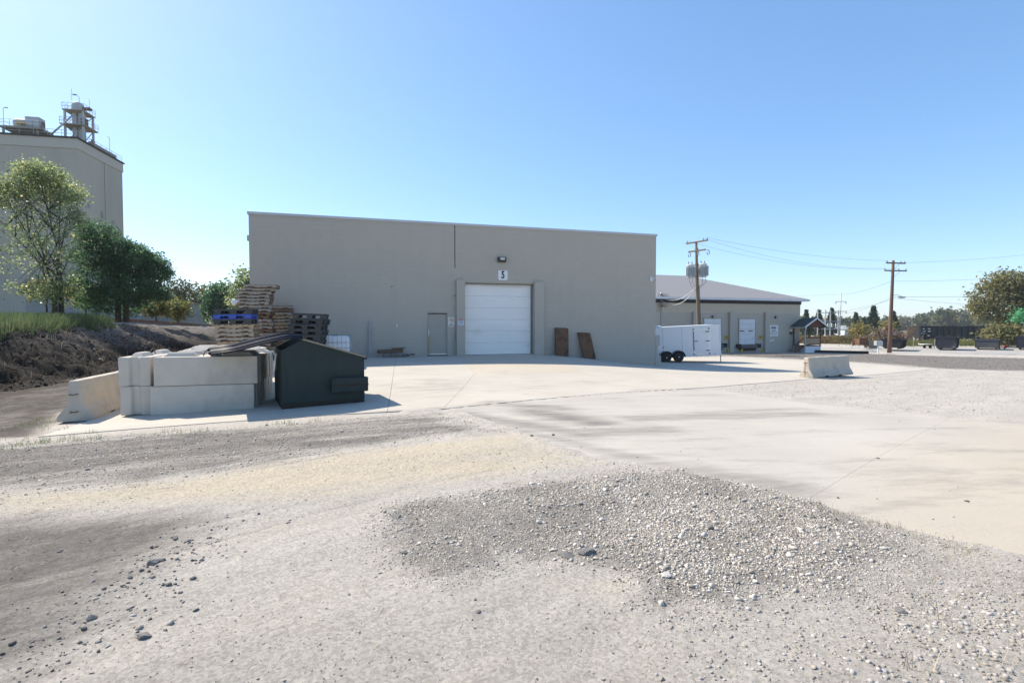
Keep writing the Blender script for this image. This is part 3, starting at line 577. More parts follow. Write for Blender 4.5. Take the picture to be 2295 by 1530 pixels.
cg = MB(); cg.box(-.07,.045,-.0095,-.007,z0-.012,z0+.012).box(.05,.07,-.0095,-.007,z0-.012,z0+.012).beam((.055,-.0085,z0+.02),(.075,-.0085,z0+.06),.002,.01); cg.build('cigarette_symbol', m_ink, ns)
text_mesh('NO', .062, 'lettering', m_ink, ns, (0,-.0075,-.1), (R(90),0,0), 1, .002, .001); text_mesh('SMOKING', .062, 'lettering', m_ink, ns, (0,-.0075,-.165), (R(90),0,0), .88, .002, .001)
nw = onwall('notice_sign', 1031, 721.5, 'small white notice with a red header beside the overhead door', 'sign', out=.213)
MB().box(-.145,.145,-.006,.006,-.145,.145).build('plate', M('sign_bluewhite', (.66,.7,.78), None, 4, .5), nw)
MB().box(-.13,.13,-.009,-.0061,.09,.138).build('red_header', m_inkr, nw)
pr = MB()
for z_, w_ in ((.045,.11),(.015,.1),(-.01,.12),(-.05,.08),(-.08,.1)): pr.box(-w_, w_, -.009, -.0061, z_-.008, z_+.008)
pr.build('small_print', m_inkg, nw)
def cam_dome(px, py, label, out=0.0):
    c = onwall('security_camera', px, py, label, 'security camera', out=out, group='cameras on the grey warehouse')
    MB().lathe([(.055,0),(.055,-.03),(.05,-.04)], n=14, axis='y').build('mount', m_paint_w, c, True)
    MB().lathe([(.045,-.041),(.04,-.07),(.025,-.095),(.004,-.105)], n=14, axis='y').build('lens_dome', m_steel, c, True)
    return c
cam_dome(878.5, 642, 'small round camera alone on the wall left of the doors')
cam_dome(1017, 661.5, 'small round camera beside the top of the overhead door frame', .0)
bx_ = onwall('bullet_camera', 1459, 625, 'white bullet camera near the right corner of the grey warehouse', 'security camera')
MB().box(-.07,.07,-.06,-.002,-.12,.1).build('junction_box', m_paint_w, bx_, bevel=.01); MB().cyl((.0,-.06,.02),(.13,-.14,-.02),.045,n=12).build('barrel', m_paint_w, bx_, True); MB().cyl((.131,-.141,-.02),(.15,-.152,-.026),.036,n=12).build('lens', m_glass, bx_)
ob = onwall('outlet_box', 889, 729, 'tiny pale outlet box low on the wall beside the entry door', 'outlet'); MB().box(-.035,.035,-.05,-.002,-.07,.07).build('cover', m_tote, ob, bevel=.006); MB().box(-.02,.02,-.058,-.0505,-.05,.05).build('flap', m_paint_w, ob)
cl = empty('corner_light', tuple(FW.o + V*.5 + Vector((0,0,FW.z(561,530)))), TH, 'small wall light sticking out past the far left edge of the grey warehouse', 'wall light')
MB().prism([(-.1,-.12),(-.1,.12),(.1,.12),(.1,-.12)], -.16, -.002).build('housing', m_steel, cl, bevel=.01)
# utility boxes at the right corner
ub = empty('meter_cabinet', tuple(FW.o + U*(WL+.02) + Vector((0,0,fz(1468,822)))), TH, 'beige electrical cabinets fixed at the right corner of the warehouse', 'electrical box')
mbox = M('beige_cabinet', (.44,.41,.36), (.4,.375,.33), 2, .6); H0 = fz(1468,751) - fz(1468,822)
MB().box(.0,.29,.02,.42,H0-.58,H0).build('upper_cabinet', mbox, ub, bevel=.015); MB().box(.03,.2,.06,.34,.62,H0-.58).build('conduit_chase', mbox, ub, bevel=.01); MB().box(-.02,.33,-.04,.5,.03,.62).build('lower_cabinet', mbox, ub, bevel=.02)
MB().box(-.0,.31,-.02,.48,-.05,.03).build('plinth', m_conc2, ub)
# things leaning on the wall
def leaner(name, px, py0, px1, py1, w_, d_, mat, label, cat, n=1.0, out=.25, endm=None):
    """foot at (px,py0) standing 'out' from the wall, head touching the wall at (px1,py1)"""
    t0, z0 = FW.hit(px, py0); t1, z1 = FW.hit(px1, py1); a = FW.o + U*t0 - V*out; a.z = h(a.x, a.y) if abs(a.z) < 9 else z0; b_ = FW.o + U*t1 - V*.02; b_.z = z1
    return a, b_
ws = empty('leaning_board', (0,0,0), 0, 'narrow pale board standing upright against the grey wall', 'board')
a, b_ = leaner('', 829, 796, 829, 719, 0, 0, 0, '', ''); ws.location = a; MB().beam((0,0,0), b_ - a, .11, .04, V).build('board_face', M('pale_board', (.38,.35,.34), (.32,.30,.29), 5, .85), ws, bevel=.004); MB().beam(Vector((0,0,0))-V*.022+(b_-a)*.72, Vector((0,0,0))-V*.022+(b_-a)*.76, .02, .004, V).build('nail_plate', m_steel, ws)
bh = empty('broom_handle', (0,0,0), 0, 'yellow handle with white top leaning on the entry door', 'pole')
a, b_ = leaner('', 960.5, 797, 960.5, 737.5, 0,0,0,'','', out=.3); bh.location = a; d = b_ - a
MB().cyl((0,0,0), d*.74, .02, n=10).build('yellow_shaft', m_broom, bh, True); MB().cyl(d*.741, d, .017, n=10).build('white_sleeve', m_paint_w, bh, True)
rd = empty('metal_rod', (0,0,0), 0, 'thin grey rod leaning against the left door pilaster', 'pole')
a, b_ = leaner('', 1013, 796, 1020.5, 742, 0,0,0,'','', out=.22); rd.location = a; MB().cyl((0,0,0), b_-a, .014, n=8).build('shaft', m_steel, rd, True); MB().cyl((b_-a), (b_-a)*1.01, .017, n=8).build('end_cap', m_rubber, rd)
def plate(px0, px1, pyt, pyb, skew, label, th_=.16, side=1):
    pb = (px0+px1)/2 + skew; t0 = ft(px0+skew); t1 = ft(px1+skew); tt0, zt = FW.hit(px0, pyt); tt1, _ = FW.hit(px1, pyt)
    out = .42; o0 = FW.o + U*t0 - V*out; zb = h(o0.x, o0.y) + .0
    root = empty('steel_plate', (o0.x, o0.y, zb), TH, label, 'steel plate', 'rusty plates leaning on the wall')
    L0, L1 = tt0 - t0, tt1 - t0; hgt = zt - zb; y1 = out - .16 - .02
    p = MB(); f4 = [(0,0,0),(t1-t0,0,-.06),(L1,y1,hgt-.03),(L0,y1,hgt)]; bk = [(a_[0]-.0, a_[1]+th_*.9, a_[2]+th_*.25) for a_ in f4]
    p.add(f4+bk, [(0,1,2,3),(7,6,5,4),(0,4,5,1),(1,5,6,2),(2,6,7,3),(3,7,4,0)]); p.build('plate_body', m_rust, root, bevel=.008)
    q = MB(); n_ = Vector((0,-hgt,y1)).normalized()*.012
    for u_, v_ in ((.1,.08),(.9,.08),(.1,.92),(.9,.92)):
        c0 = Vector(f4[0]).lerp(Vector(f4[1]), u_).lerp(Vector(f4[3]).lerp(Vector(f4[2]), u_), v_); MB().cyl(c0+n_*.1, c0+n_*1.6, .035, n=8).build('bolt_head', m_rebar, root)
    return root
plate(1243, 1271, 735.5, 801, -3, 'taller rusty steel plate leaning upright right of the overhead door')
plate(1293, 1320, 746, 808, 9, 'shorter rusty steel plate leaning at a slant on the warehouse wall')
# timbers on the ground
def on_front(px, out, dz=0): q = FW.o + U*ft(px) - V*out; return Vector((q.x, q.y, h(q.x, q.y) + dz))
t1_ = empty('timber_beam', on_front(858, .55), TH, 'grey squared timber lying against the foot of the warehouse wall', 'timber'); MB().box(0,1.0,-.1,.12,0,.2).build('beam_body', M('grey_timber', (.22,.21,.2), (.16,.15,.14), 6, .9, .4, 30), t1_, bevel=.012); MB().box(.3,.34,-.104,.124,-.0,.204).build('strap', m_rebar, t1_)
t2_ = empty('timber_beam', on_front(845, .5, .2), TH, 'brown rotten timber resting on the grey timber by the wall', 'timber'); MB().box(0,1.15,-.16,.14,.0,.16).box(.65,1.25,-.12,.1,.16,.21).build('beam_body', m_soilbox, t2_, bevel=.015, rot=(0,R(-2),0)); MB().box(-.005,.1,-.163,.143,.02,.1).build('broken_end', m_bark, t2_)
t3_ = empty('brick_rubble', on_front(886, .5), TH, 'low heap of broken brick and wood scraps by the entry door', 'rubble')
rb = MB()
for i in range(9):
    m_ = Matrix.Translation((random.uniform(0,.75), random.uniform(-.15,.15), .05+random.uniform(0,.1))) @ Matrix.Rotation(random.uniform(-.5,.5),4,'Z') @ Matrix.Rotation(random.uniform(-.4,.4),4,'X'); 
    MB().box(-.11,.11,-.05,.05,-.035,.035,m_).build('brick', [m_soilbox, m_rock, m_woodend][i%3], t3_)
# dirt fillet along the foot of the wall on the falling side
fl = MB(); pts = []
for i in range(24):
    px = 1222 + (1462-1222)*i/23; q = FW.o + U*ft(px); pts.append(q)
random.seed(3)
for i in range(150):
    q = FW.o + U*random.uniform(ft(1222), ft(1462)) - V*random.uniform(.02,.16); s = random.uniform(.02,.06)
    m_ = Matrix.Translation((q.x,q.y,h(q.x,q.y)+s*.2)) @ Matrix.Rotation(random.random()*6,4,'Z') @ Matrix.Rotation(random.random(),4,'X'); fl.box(-s,s,-s*.7,s*.7,-s*.4,s*.4,m_)
tag(fl.build('rubble', m_rockl, None), 'pale crumbled concrete along the foot of the warehouse wall', None, None, 'stuff')

# ================================================================== YARD OBJECTS
# ---- interlocking concrete blocks
BLN, BW, BH = 1.95, .585, .60
def block_meshes():
    body = MB(); b2 = bmesh.new()
    # plan outline with a shallow vertical groove in each end, extruded; slanted chamfer on the groove
    L2, W2 = BLN/2, BW/2; g = .1; d = .07
    pl = [(-L2,-W2),(L2,-W2),(L2,-g),(L2-d,-g*.5),(L2-d,g*.5),(L2,g),(L2,W2),(-L2,W2),(-L2,g),(-L2+d,g*.5),(-L2+d,-g*.5),(-L2,-g)]
    body.prism(pl, 0, BH, 'z')
    me = body.mesh('body'); b2 = bmesh.new(); b2.from_mesh(me)
    bmesh.ops.triangulate(b2, faces=[f for f in b2.faces if len(f.verts) > 4]); bmesh.ops.subdivide_edges(b2, edges=[e for e in b2.edges if e.calc_length() > .3], cuts=7, use_grid_fill=True)
    rgb = random.Random(5)
    for v_ in b2.verts:
        q = v_.co; onx = abs(abs(q.x)-L2) < .01; ony = abs(abs(q.y)-W2) < .01; onz = q.z < .01 or q.z > BH-.01; k_ = (onx+ony+onz) >= 2
        if k_ and q.z > .01 and rgb.random() < .09: c_ = rgb.uniform(.004,.016); v_.co += Vector((-math.copysign(c_,q.x) if onx else 0, -math.copysign(c_,q.y) if ony else 0, (-c_ if q.z > .3 else c_*.5) if onz else 0))
        elif not onz: v_.co += Vector((0, rgb.uniform(-.0012,.0012), 0))
    b2.to_mesh(me); b2.free(); me.materials.append(m_conc)
    kn = []
    for x0, x1 in ((-L2+.12,-.22),(.22,L2-.12)):
        k = MB(); a, b_, s, hh = x0, x1, .12, .085
        k.add([(a,-s,BH),(b_,-s,BH),(b_,s,BH),(a,s,BH),(a+.09,-s*.45,BH+hh),(b_-.09,-s*.45,BH+hh),(b_-.09,s*.45,BH+hh),(a+.09,s*.45,BH+hh)], [(4,5,6,7),(0,1,5,4),(1,2,6,5),(2,3,7,6),(3,0,4,7),(0,3,2,1)])
        km = k.mesh('ridge'); km.materials.append(m_conc); kn.append(km)
    lp = MB(); lp.tube([(.0+.13*math.cos(a), 0, BH+.14*math.sin(a)) for a in [i*math.pi/8 for i in range(9)]], .011, 6); lm = lp.mesh('lifting_loop'); lm.materials.append(m_rebar)
    return me, kn, lm
bm_, kn_, lm_ = block_meshes()
BO = at(337, 932, 10.5); BO = Vector((BO.x, BO.y, h(BO.x, BO.y)))
def cblock(t_, v_, layer, rot90, label, tw=0, top=False, jig=0):
    c = BO + U*t_ + V*v_; z_ = BO.z + .0 + layer*(BH + .006)
    r = empty('concrete_block', (c.x, c.y, z_), TH + (R(90) if rot90 else 0) + R(tw), label, 'concrete block', 'stacked interlocking concrete blocks')
    o = link(bpy.data.objects.new('body', bm_), r); md = o.modifiers.new('bevel','BEVEL'); md.width = .02; md.segments = 2; md.limit_method = 'ANGLE'; md.angle_limit = R(50)
    if top:
        for k in kn_: q = link(bpy.data.objects.new('ridge', k), r); q.modifiers.new('bevel','BEVEL').width = .012
        link(bpy.data.objects.new('lifting_loop', lm_), r)
    return r
ORD = ['first','second','third','fourth','fifth','sixth','seventh','eighth','ninth','tenth','eleventh','twelfth','thirteenth','fourteenth','fifteenth','sixteenth','seventeenth','eighteenth','nineteenth','twentieth','twenty-first','twenty-second','twenty-third','twenty-fourth']
nrow = 8
for k in range(nrow):
    j = [0,.03,-.02,.0,-.22,-.38,-.5,-.58][k]
    pos = 'front' if k == 0 else ORD[k] + ' row behind the front,'
    cblock(BLN/2 + (.07 if k == 0 else .03) + j, BW/2 + k*(BW+.03), 1, False, f'concrete block facing the yard, upper of the front pair' if k == 0 else f'upper concrete block in the {ORD[k]} row back from the yard', 0.5 if k == 0 else random.uniform(-.6,.6), True)
    cblock(BLN/2 + (j*.5 if k < 4 else j), BW/2 + k*(BW+.03), 0, False, f'concrete block facing the yard, lower of the front pair' if k == 0 else f'lower concrete block in the {ORD[k]} row back from the yard', 0 if k == 0 else random.uniform(-.6,.6))
for k in range(1):
    for ly in (0,1):
        cblock(-BW/2 - .02 - (.02 if ly else 0), BLN/2 + .2 + k*(BLN+.04), ly, True, f"{'upper' if ly else 'lower'} concrete block set end-on at the left of the stack, {'nearest the barrier' if k == 0 else 'second from the yard'}", random.uniform(-.5,.5), ly == 1)
# ---- concrete barriers
def barrier(loc, ang, L_, label, hooks):
    r = empty('concrete_barrier', loc, ang, label, 'barrier', 'concrete traffic barriers')
    hf = [(-.3,0),(.3,0),(.3,.08),(.145,.33),(.09,.82),(-.09,.82),(-.145,.33),(-.3,.08)]
    p = MB(); nseg = 10
    b2 = MB(); b2.prism(hf, 0, L_, 'x'); o = b2.build('body', m_conc2, r); 
    # chipped, slightly wavy casting
    b3 = bmesh.new(); b3.from_mesh(o.data); bmesh.ops.subdivide_edges(b3, edges=[e for e in b3.edges if abs((e.verts[0].co-e.verts[1].co).x) > 1], cuts=14)
    bmesh.ops.triangulate(b3, faces=[f for f in b3.faces if len(f.verts) > 4])
    for v_ in b3.verts:
        q = v_.co; n_ = (vnoise(np.array([q.x*3.1+loc[0]]), np.array([q.z*4+q.y*3]), 5)[0]-.5)*.022; v_.co.y += n_; v_.co.z += n_*.5*(q.z > .1)
    b3.to_mesh(o.data); b3.free(); md = o.modifiers.new('bevel','BEVEL'); md.width = .025; md.segments = 2; md.limit_method = 'ANGLE'; md.angle_limit = R(25)
    for e, sgn in ((0,-1),(L_,1)):
        for z_ in hooks:
            MB().tube([(e - sgn*.02,-.06,z_),(e+sgn*.1,-.05,z_),(e+sgn*.13,0,z_),(e+sgn*.1,.05,z_),(e-sgn*.02,.06,z_)], .011).build('hook_loop', m_rebar, r)
    for xx_ in (L_*.3, L_*.62): MB().box(xx_, xx_+.2, -.302, .302, -.002, .055).build('lifting_slot', m_dark, r)
    return r
p0 = at(168, 951, 10.25); barrier((p0.x, p0.y, h(p0.x,p0.y)-.0), math.atan2(2.75,-.95), 3.0, 'grey concrete barrier end-on beside the block stack', (.2,.55))
p0 = G(1814, 847); p1 = at(1903, 842, 22.6); br2 = barrier((p0.x, p0.y+.25, h(p0.x,p0.y+.25)), math.atan2(1.55,2.7), 3.05, 'lone pale concrete barrier at the edge of the apron', (.22,.6))
MB().tube([(-.14,-.05,.62),(-.16,-.05,.3),(-.15,-.05,.02)], .012).build('connecting_pin', m_rebar, br2)
# ---- dumpster
q = at(632, 918, 10.75); DO = Vector((q.x, q.y, h(q.x, q.y))); dw, dd_ = 1.72, 1.85
DT = R(29); dm = empty('dumpster', DO, DT, 'dark green steel dumpster with open black lids', 'dumpster')
prof = [(0,.06),(dw,.06),(dw,1.06),(.42,1.47),(0,1.24)]
s_ = MB(); s_.prism(prof, 0, .03, 'y'); s_.build('side_panel', m_dump, dm, bevel=.006); s_ = MB(); s_.prism(prof, dd_-.03, dd_, 'y'); s_.build('side_panel', m_dump, dm)
MB().box(0,.03,.03,dd_-.03,.06,1.24).build('rear_panel', m_dump, dm); MB().box(dw-.03,dw,.03,dd_-.03,.06,1.06).build('front_panel', m_dump, dm); MB().box(.03,dw-.03,.03,dd_-.03,.06,.09).build('floor_panel', m_dumprust, dm)
MB().beam((.42,-.015,1.475),(dw+.03,-.015,1.06),.05,.035).build('rim', m_tan, dm); MB().beam((.42,dd_+.015,1.475),(dw+.03,dd_+.015,1.06),.05,.035).build('rim', m_tan, dm)
tp = MB(); tp.prism([(1.05,1.275),(dw+.04,1.065),(dw+.04,1.085),(1.05,1.295)], .03, dd_-.03, 'y'); tp.build('top_plate', m_dump, dm)
MB().box(dw-.02,dw+.06,-.03,dd_+.03,1.0,1.05).build('front_rim', m_dump, dm, bevel=.01)
MB().box(.0,dw,0,.05,.0,.058).box(.0,dw,dd_-.05,dd_,.0,.058).box(0,.06,.05,dd_-.05,0,.058).box(dw-.06,dw,.05,dd_-.05,0,.058).build('skid', m_dumprust, dm)
MB().prism([(.98,.30),(dw+.05,.30),(dw+.05,.62),(.98,.62)], -.17, -.002, 'y').build('fork_sleeve', m_dump, dm, bevel=.02)
MB().box(.985,dw+.055,-.172,-.168,.44,.47).build('sleeve_seam', m_dumprust, dm)
MB().box(dw+.002,dw+.05,-.12,-.03,.34,.58).build('sleeve_mouth', m_dark, dm)
MB().prism([(.98,.30),(dw+.05,.30),(dw+.05,.62),(.98,.62)], dd_+.002, dd_+.17, 'y').build('fork_sleeve', m_dump, dm, bevel=.02)
MB().box(.1,.103,-.004,0,.15,.9).box(.02,1.6,-.006,-.0,.1,.12).build('weld_seam', m_dumprust, dm)
def lid(y0, y1, dz, dxs, name):
    r = empty('lid', (0,0,0)); r.parent = dm
    path = [(.40+dxs,1.53+dz),(.12+dxs,1.55+dz),(-.35+dxs,1.44+dz),(-.85+dxs,1.30+dz),(-1.32+dxs,1.235+dz)]
    sh = MB(); W_ = y1-y0; n = 40
    P = []
    for i in range(n+1):
        v_ = i/n; rib = .022*(1 if (int(v_*12) % 2) else 0) if .06 < v_ < .94 else -.03
        for (a, b_) in path: P.append((a, y0+W_*v_, b_ + rib))
    k = len(path); F_ = [(i*k+j, i*k+j+1, (i+1)*k+j+1, (i+1)*k+j) for i in range(n) for j in range(k-1)]
    sh.add(P, F_); o = sh.build('ribbed_sheet', m_lid, r, 'auto'); md = o.modifiers.new('solid','SOLIDIFY'); md.thickness = .012; md.offset = -1
    e = MB(); e.tube([(a, y0-.005, b_-.04) for a, b_ in path], .02, 6); e.tube([(a, y1+.005, b_-.04) for a, b_ in path], .02, 6); e.tube([(path[-1][0]-.01, y0, path[-1][1]-.02),(path[-1][0]-.01, y1, path[-1][1]-.02)], .025, 6)
    e.build('rolled_edge', m_lid, r, True); MB().cyl((path[0][0]+.02,y0,path[0][1]-.03),(path[0][0]+.02,y1,path[0][1]-.03),.018).build('hinge_bar', m_rust, r, True)
    return r
lid(-.03, .9, .0, .03, 'a'); lid(.93, 1.86, .03, -.02, 'b')
# white scrap hanging behind the dumpster
hs = empty('torn_sheet', DO + U*(-.2) + Vector((0,0,1.04)) + V*.2, TH, 'torn white plastic strip caught between blocks and dumpster', 'plastic scrap')
k = MB(); k.add([(-.25,0,.17),(0,.02,.2),(.06,.05,.12),(-.05,.0,.14),(.05,-.03,.1),(.02,-.04,-.3),(.06,-.03,-.1),(.08,0,.14)], [(0,1,2,3),(3,2,4),(4,5,6,7),(2,7,4)]); o = k.build('strip_piece', m_paint_w, hs); md = o.modifiers.new('s','SOLIDIFY'); md.thickness = .008
MB().tube([(.0,.0,.15),(.02,.02,-.02)], .01).build('tie_wire', m_rebar, hs)
# ---- pallets
def pallet_meshes(mats):
    out = {}
    Lx, Wy = 1.22, 1.02
    st = MB(); st.prism([(-.61,.02),(.61,.02),(.61,.115),(-.61,.115)], -.019, .019, 'y')
    # notched stringer
    sn = MB(); sn.prism([(-.61,.018),(-.46,.018),(-.44,.055),(-.24,.055),(-.22,.018),(.22,.018),(.24,.055),(.44,.055),(.46,.018),(.61,.018),(.61,.112),(-.61,.112)], -.02, .02, 'y')
    out['stringer'] = sn.mesh('stringer')
    tdk = MB(); bdk = MB()
    for i in range(7): x_ = -.56 + i*1.12/6; w_ = .055 + .01*(i % 2); tdk.box(x_-w_, x_+w_, -.51, .51, .1125, .131)
    for i in range(5): x_ = -.55 + i*1.1/4; bdk.box(x_-.048, x_+.048, -.51, .51, 0, .0175)
    out['top_deck'] = tdk.mesh('top_deck'); out['bottom_deck'] = bdk.mesh('bottom_deck')
    return out
pm = pallet_meshes(None)
def mats_of(d, m1, m2):
    o = {}
    for k, me in d.items(): c = me.copy(); c.materials.clear(); c.materials.append(m1 if k == 'stringer' else m2); o[k] = c
    return o
PV = [mats_of(pm, a, b_) for a, b_ in ((m_wood1,m_woodend),(m_wood2,m_wood2),(m_wood1,m_wood3),(m_wood3,m_woodend),(m_wood1,m_wood2))]
def pallet(c, rz, kind, label, group, tilt=(0,0)):
    r = empty('wooden_pallet', c, 0, label, 'pallet', group, rot=(tilt[0], tilt[1], rz))
    d = PV[kind]
    for y_ in (-.49, 0, .49): o = link(bpy.data.objects.new('stringer', d['stringer']), r); o.location = (0,y_,0)
    for k in ('top_deck','bottom_deck'): link(bpy.data.objects.new(k, d[k]), r)
    return r
def plastic_meshes(mat):
    deck = MB(); Lx, Wy = 1.2, 1.0
    for i in range(9): y_ = -.46 + i*.92/8; deck.box(-.6,.6,y_-.042,y_+.042,.13,.15)
    for x_ in (-.55,-.18,.18,.55): deck.box(x_-.05,x_+.05,-.5,.5,.118,.1295)
    deck.box(-.6,.6,-.5,-.485,.10,.1285).box(-.6,.6,.485,.5,.10,.1285)
    foot = MB(); foot.add([(-.085,-.07,0),(.085,-.07,0),(.085,.07,0),(-.085,.07,0),(-.12,-.09,.118),(.12,-.09,.118),(.12,.09,.118),(-.12,.09,.118)], [(0,3,2,1),(4,5,6,7),(0,1,5,4),(1,2,6,5),(2,3,7,6),(3,0,4,7)])
    run = MB(); run.box(-.6,.6,-.06,.06,0,.022)
    o = []
    for m_, nm in ((deck,'deck'),(foot,'foot'),(run,'runner')): me = m_.mesh(nm); me.materials.append(mat); o.append(me)
    return o
PB, PBL = plastic_meshes(m_plblk), plastic_meshes(m_blue)
def ppallet(c, rz, ms, label, group, tilt=(0,0), sc=1):
    r = empty('plastic_pallet', c, 0, label, 'pallet', group, rot=(tilt[0], tilt[1], rz)); r.scale = (1,1,sc)
    link(bpy.data.objects.new('deck', ms[0]), r)
    for x_ in (-.48,0,.48):
        for y_ in (-.4,0,.4): o = link(bpy.data.objects.new('foot', ms[1]), r); o.location = (x_,y_,0)
    for y_ in (-.4,0,.4): o = link(bpy.data.objects.new('runner', ms[2]), r); o.location = (0,y_,0)
    return r
random.seed(21)
def stack_at(px, Y, back=.51): 
    q = at(px, 728, Y); return Vector((q.x, q.y, h(q.x, q.y)))
# tall stack
c0 = stack_at(532, 20.5) + U*.64 + V*.51; topz = at(570, 636, 20.6).z; npl = 23; step = (topz - c0.z) / npl
offs = [0,0,.02,-.02,.01,-.03,0,.03,.05,.04,.02,.04,.0,-.06,.0,.02,-.02,-.04,-.03,-.02,-.01,.05,.12]
for i in range(npl):
    c = c0 + U*(offs[i]*1.4 + random.uniform(-.05,.05)) + V*random.uniform(-.07,.07); c.z = c0.z + i*step + .0; n_ = npl - 1 - i
    pallet(c, TH + R(2) + R(random.uniform(-5,5)), random.choice([0,0,1,2,0,4,2,3]) if i > 9 else random.choice([2,3,3,0]), f"{'topmost' if n_ == 0 else ORD[n_]} {'' if n_ == 0 else 'from the top '}wooden pallet of the tallest stack".replace('topmost ', 'topmost ').replace('  ',' '), 'wooden pallets in the tallest stack')
# second wooden stack behind
c0 = stack_at(590, 22.6) + U*.64 + V*.3; topz = at(640, 684, 22.7).z; npl = int((topz - c0.z)/.139); step = (topz - c0.z)/npl
for i in range(npl):
    c = c0 + U*random.uniform(-.05,.05) + V*random.uniform(-.05,.05); c.z = c0.z + i*step; n_ = npl-1-i
    pallet(c, TH + R(random.uniform(-3,3)), random.choice([3,1,3,2,0]), f"{'topmost' if n_ == 0 else ORD[n_] + ' from the top'} wooden pallet of the half-hidden stack behind the tallest one", 'wooden pallets in the rear stack')
# short stack with black and blue plastic pallets on top
c0 = stack_at(474, 17.4) + U*.66 + V*.5; topz = at(520, 692, 17.5).z; ph_ = .15*1.25
zz = topz
for i, (ms, lb) in enumerate(((PB,'black plastic pallet lying on top of the blue one'),(PBL,'bright blue plastic pallet between two black ones'),(PB,'black plastic pallet under the blue one on the short stack'))):
    zz -= ph_ if i != 1 else .155
    ppallet((c0.x + random.uniform(-.02,.03), c0.y, zz), TH + R(random.uniform(-4,-1)), ms, lb, 'plastic pallets on the short stack', (0,R(-1.2)), 1.24 if i != 1 else 1.0)
npl = max(1, int((zz - c0.z)/.139)); step = (zz - c0.z)/npl
for i in range(npl):
    c = c0 + U*random.uniform(.0,.14); c.z = c0.z + i*step; n_ = npl-1-i
    pallet(c, TH + R(random.uniform(-3,1)), random.choice([1,4,0,1]), f"{ORD[n_]} wooden pallet below the plastic pallets of the short stack", 'wooden pallets in the short stack', (0,R(-1.0)))
# stack of black plastic pallets, pushed askew
c0 = stack_at(640, 19.0) + U*.72 + V*.5; topz = at(690, 702, 19.2).z; npl = 10; step = (topz - c0.z)/npl
for i in range(npl):
    c = c0 + U*(-.12 + .28*(i/npl)**1.5 + random.uniform(-.04,.05)) + V*random.uniform(-.04,.04); c.z = c0.z + i*step; n_ = npl-1-i
    ppallet(c, TH + R(-12 + random.uniform(-4,4) + (8 if n_ == 0 else 0)), PB, f"{'topmost' if n_ == 0 else ORD[n_] + ' from the top'} black plastic pallet in the askew stack", 'black plastic pallets in the askew stack', (0,R(2.0)), step/.152)
bg_ = empty('plastic_bag', at(524, 677, 20.35), 0, 'crumpled white plastic bag snagged on the tall pallet stack', 'plastic bag')
k = MB(); k.lathe([(.02,-.1),(.1,-.05),(.13,.02),(.07,.08),(.02,.1)], n=9, axis='x'); o = k.build('bag_body', m_paint_w, bg_, True)
for v_ in o.data.vertices: v_.co += Vector((random.uniform(-.03,.03), random.uniform(-.03,.03), random.uniform(-.03,.03)))
MB().beam((.08,0,.02),(.22,0,.05),.05,.03).build('bag_handle', m_paint_w, bg_)
# ---- liquid tote in a cage
q = at(716, 728, 20.2); IB = Vector((q.x, q.y, h(q.x,q.y))); ib = empty('liquid_tote', IB, TH, 'white plastic tote tank in a steel cage behind the dumpster', 'tank')
o = MB().box(.04,1.12,.04,.96,.14,1.12).build('tank', m_tote, ib, True, bevel=.15); o.modifiers[0].segments = 5; MB().cyl((.55,.5,1.1),(.55,.5,1.16),.11,n=16).build('cap', M('green_cap', (.02,.16,.11), None, 5, .5), ib, True)
cg = MB()
for z_ in (.2,.42,.64,.86,1.14):
    cg.tube([(.0,0,z_),(1.16,0,z_),(1.16,1.0,z_),(0,1.0,z_),(0,0,z_)], .008, 6)
for i in range(8):
    x_ = .0 + 1.16*i/7
    for y_ in (-.013,1.013): cg.tube([(x_,y_,.13),(x_,y_,1.14)], .007, 6)
for i in range(1,6):
    for x_ in (-.013,1.173): cg.tube([(x_,1.0*i/6,.13),(x_,1.0*i/6,1.14)], .007, 6)
cg.build('cage', m_steel, ib, True)
pb = MB(); pb.box(-.02,1.18,-.02,1.02,.1,.13)
for x_ in (.05,.58,1.1): pb.box(x_-.06,x_+.06,-.01,1.01,0,.099)
pb.build('base_pallet', m_steel, ib)
# ---- white enclosed trailer
s_tr = 34.0; q = at(1622, 728, 33.4); g0 = at(1506, 812, 33.7); TRZ = h(g0.x, g0.y)
ta = R(5); tr = empty('cargo_trailer', (g0.x, g0.y, TRZ), 0, 'white enclosed cargo trailer parked at the warehouse corner', 'trailer', rot=(0, R(-2.9), ta))
bx0, bx1, yb, zb0, zb1 = -3.2, 3.38, 2.3, .33, 2.32
MB().box(bx0,bx1,0,yb,zb0,zb1).build('body', m_trailer, tr, bevel=.025)
tm = MB(); tm.box(bx0-.01,bx1+.012,-.02,-.003,zb1-.07,zb1+.015).box(bx1-.045,bx1+.015,-.02,-.003,zb0-.03,zb1-.071).box(bx0,bx1-.046,-.018,-.003,zb0-.04,zb0+.03); tm.build('edge_trim', m_tote, tr)
for i in range(1,5): 
    x_ = bx0 + (bx1-bx0)*i/5
    if not .9 < x_ < 2.0: MB().box(x_-.004,x_+.004,-.006,-.001,zb0+.03,zb1-.07).build('panel_seam', m_ins, tr)
td = empty('side_door', (0,0,0)); td.parent = tr
tx0, tx1, tz0, tz1 = 1.56, 2.56, .46, 2.06; sc_ = 1
MB().box(tx0,tx1,-.018,-.0005,tz0,tz1).build('door_panel', m_trailer, td, bevel=.006)
fr = MB(); fr.box(tx0-.05,tx0-.001,-.025,-.001,tz0-.04,tz1+.05).box(tx1+.001,tx1+.05,-.025,-.001,tz0-.04,tz1+.05).box(tx0,tx1,-.025,-.001,tz1+.001,tz1+.05).box(tx0,tx1,-.025,-.001,tz0-.04,tz0-.001); fr.build('door_frame', m_alu, td)
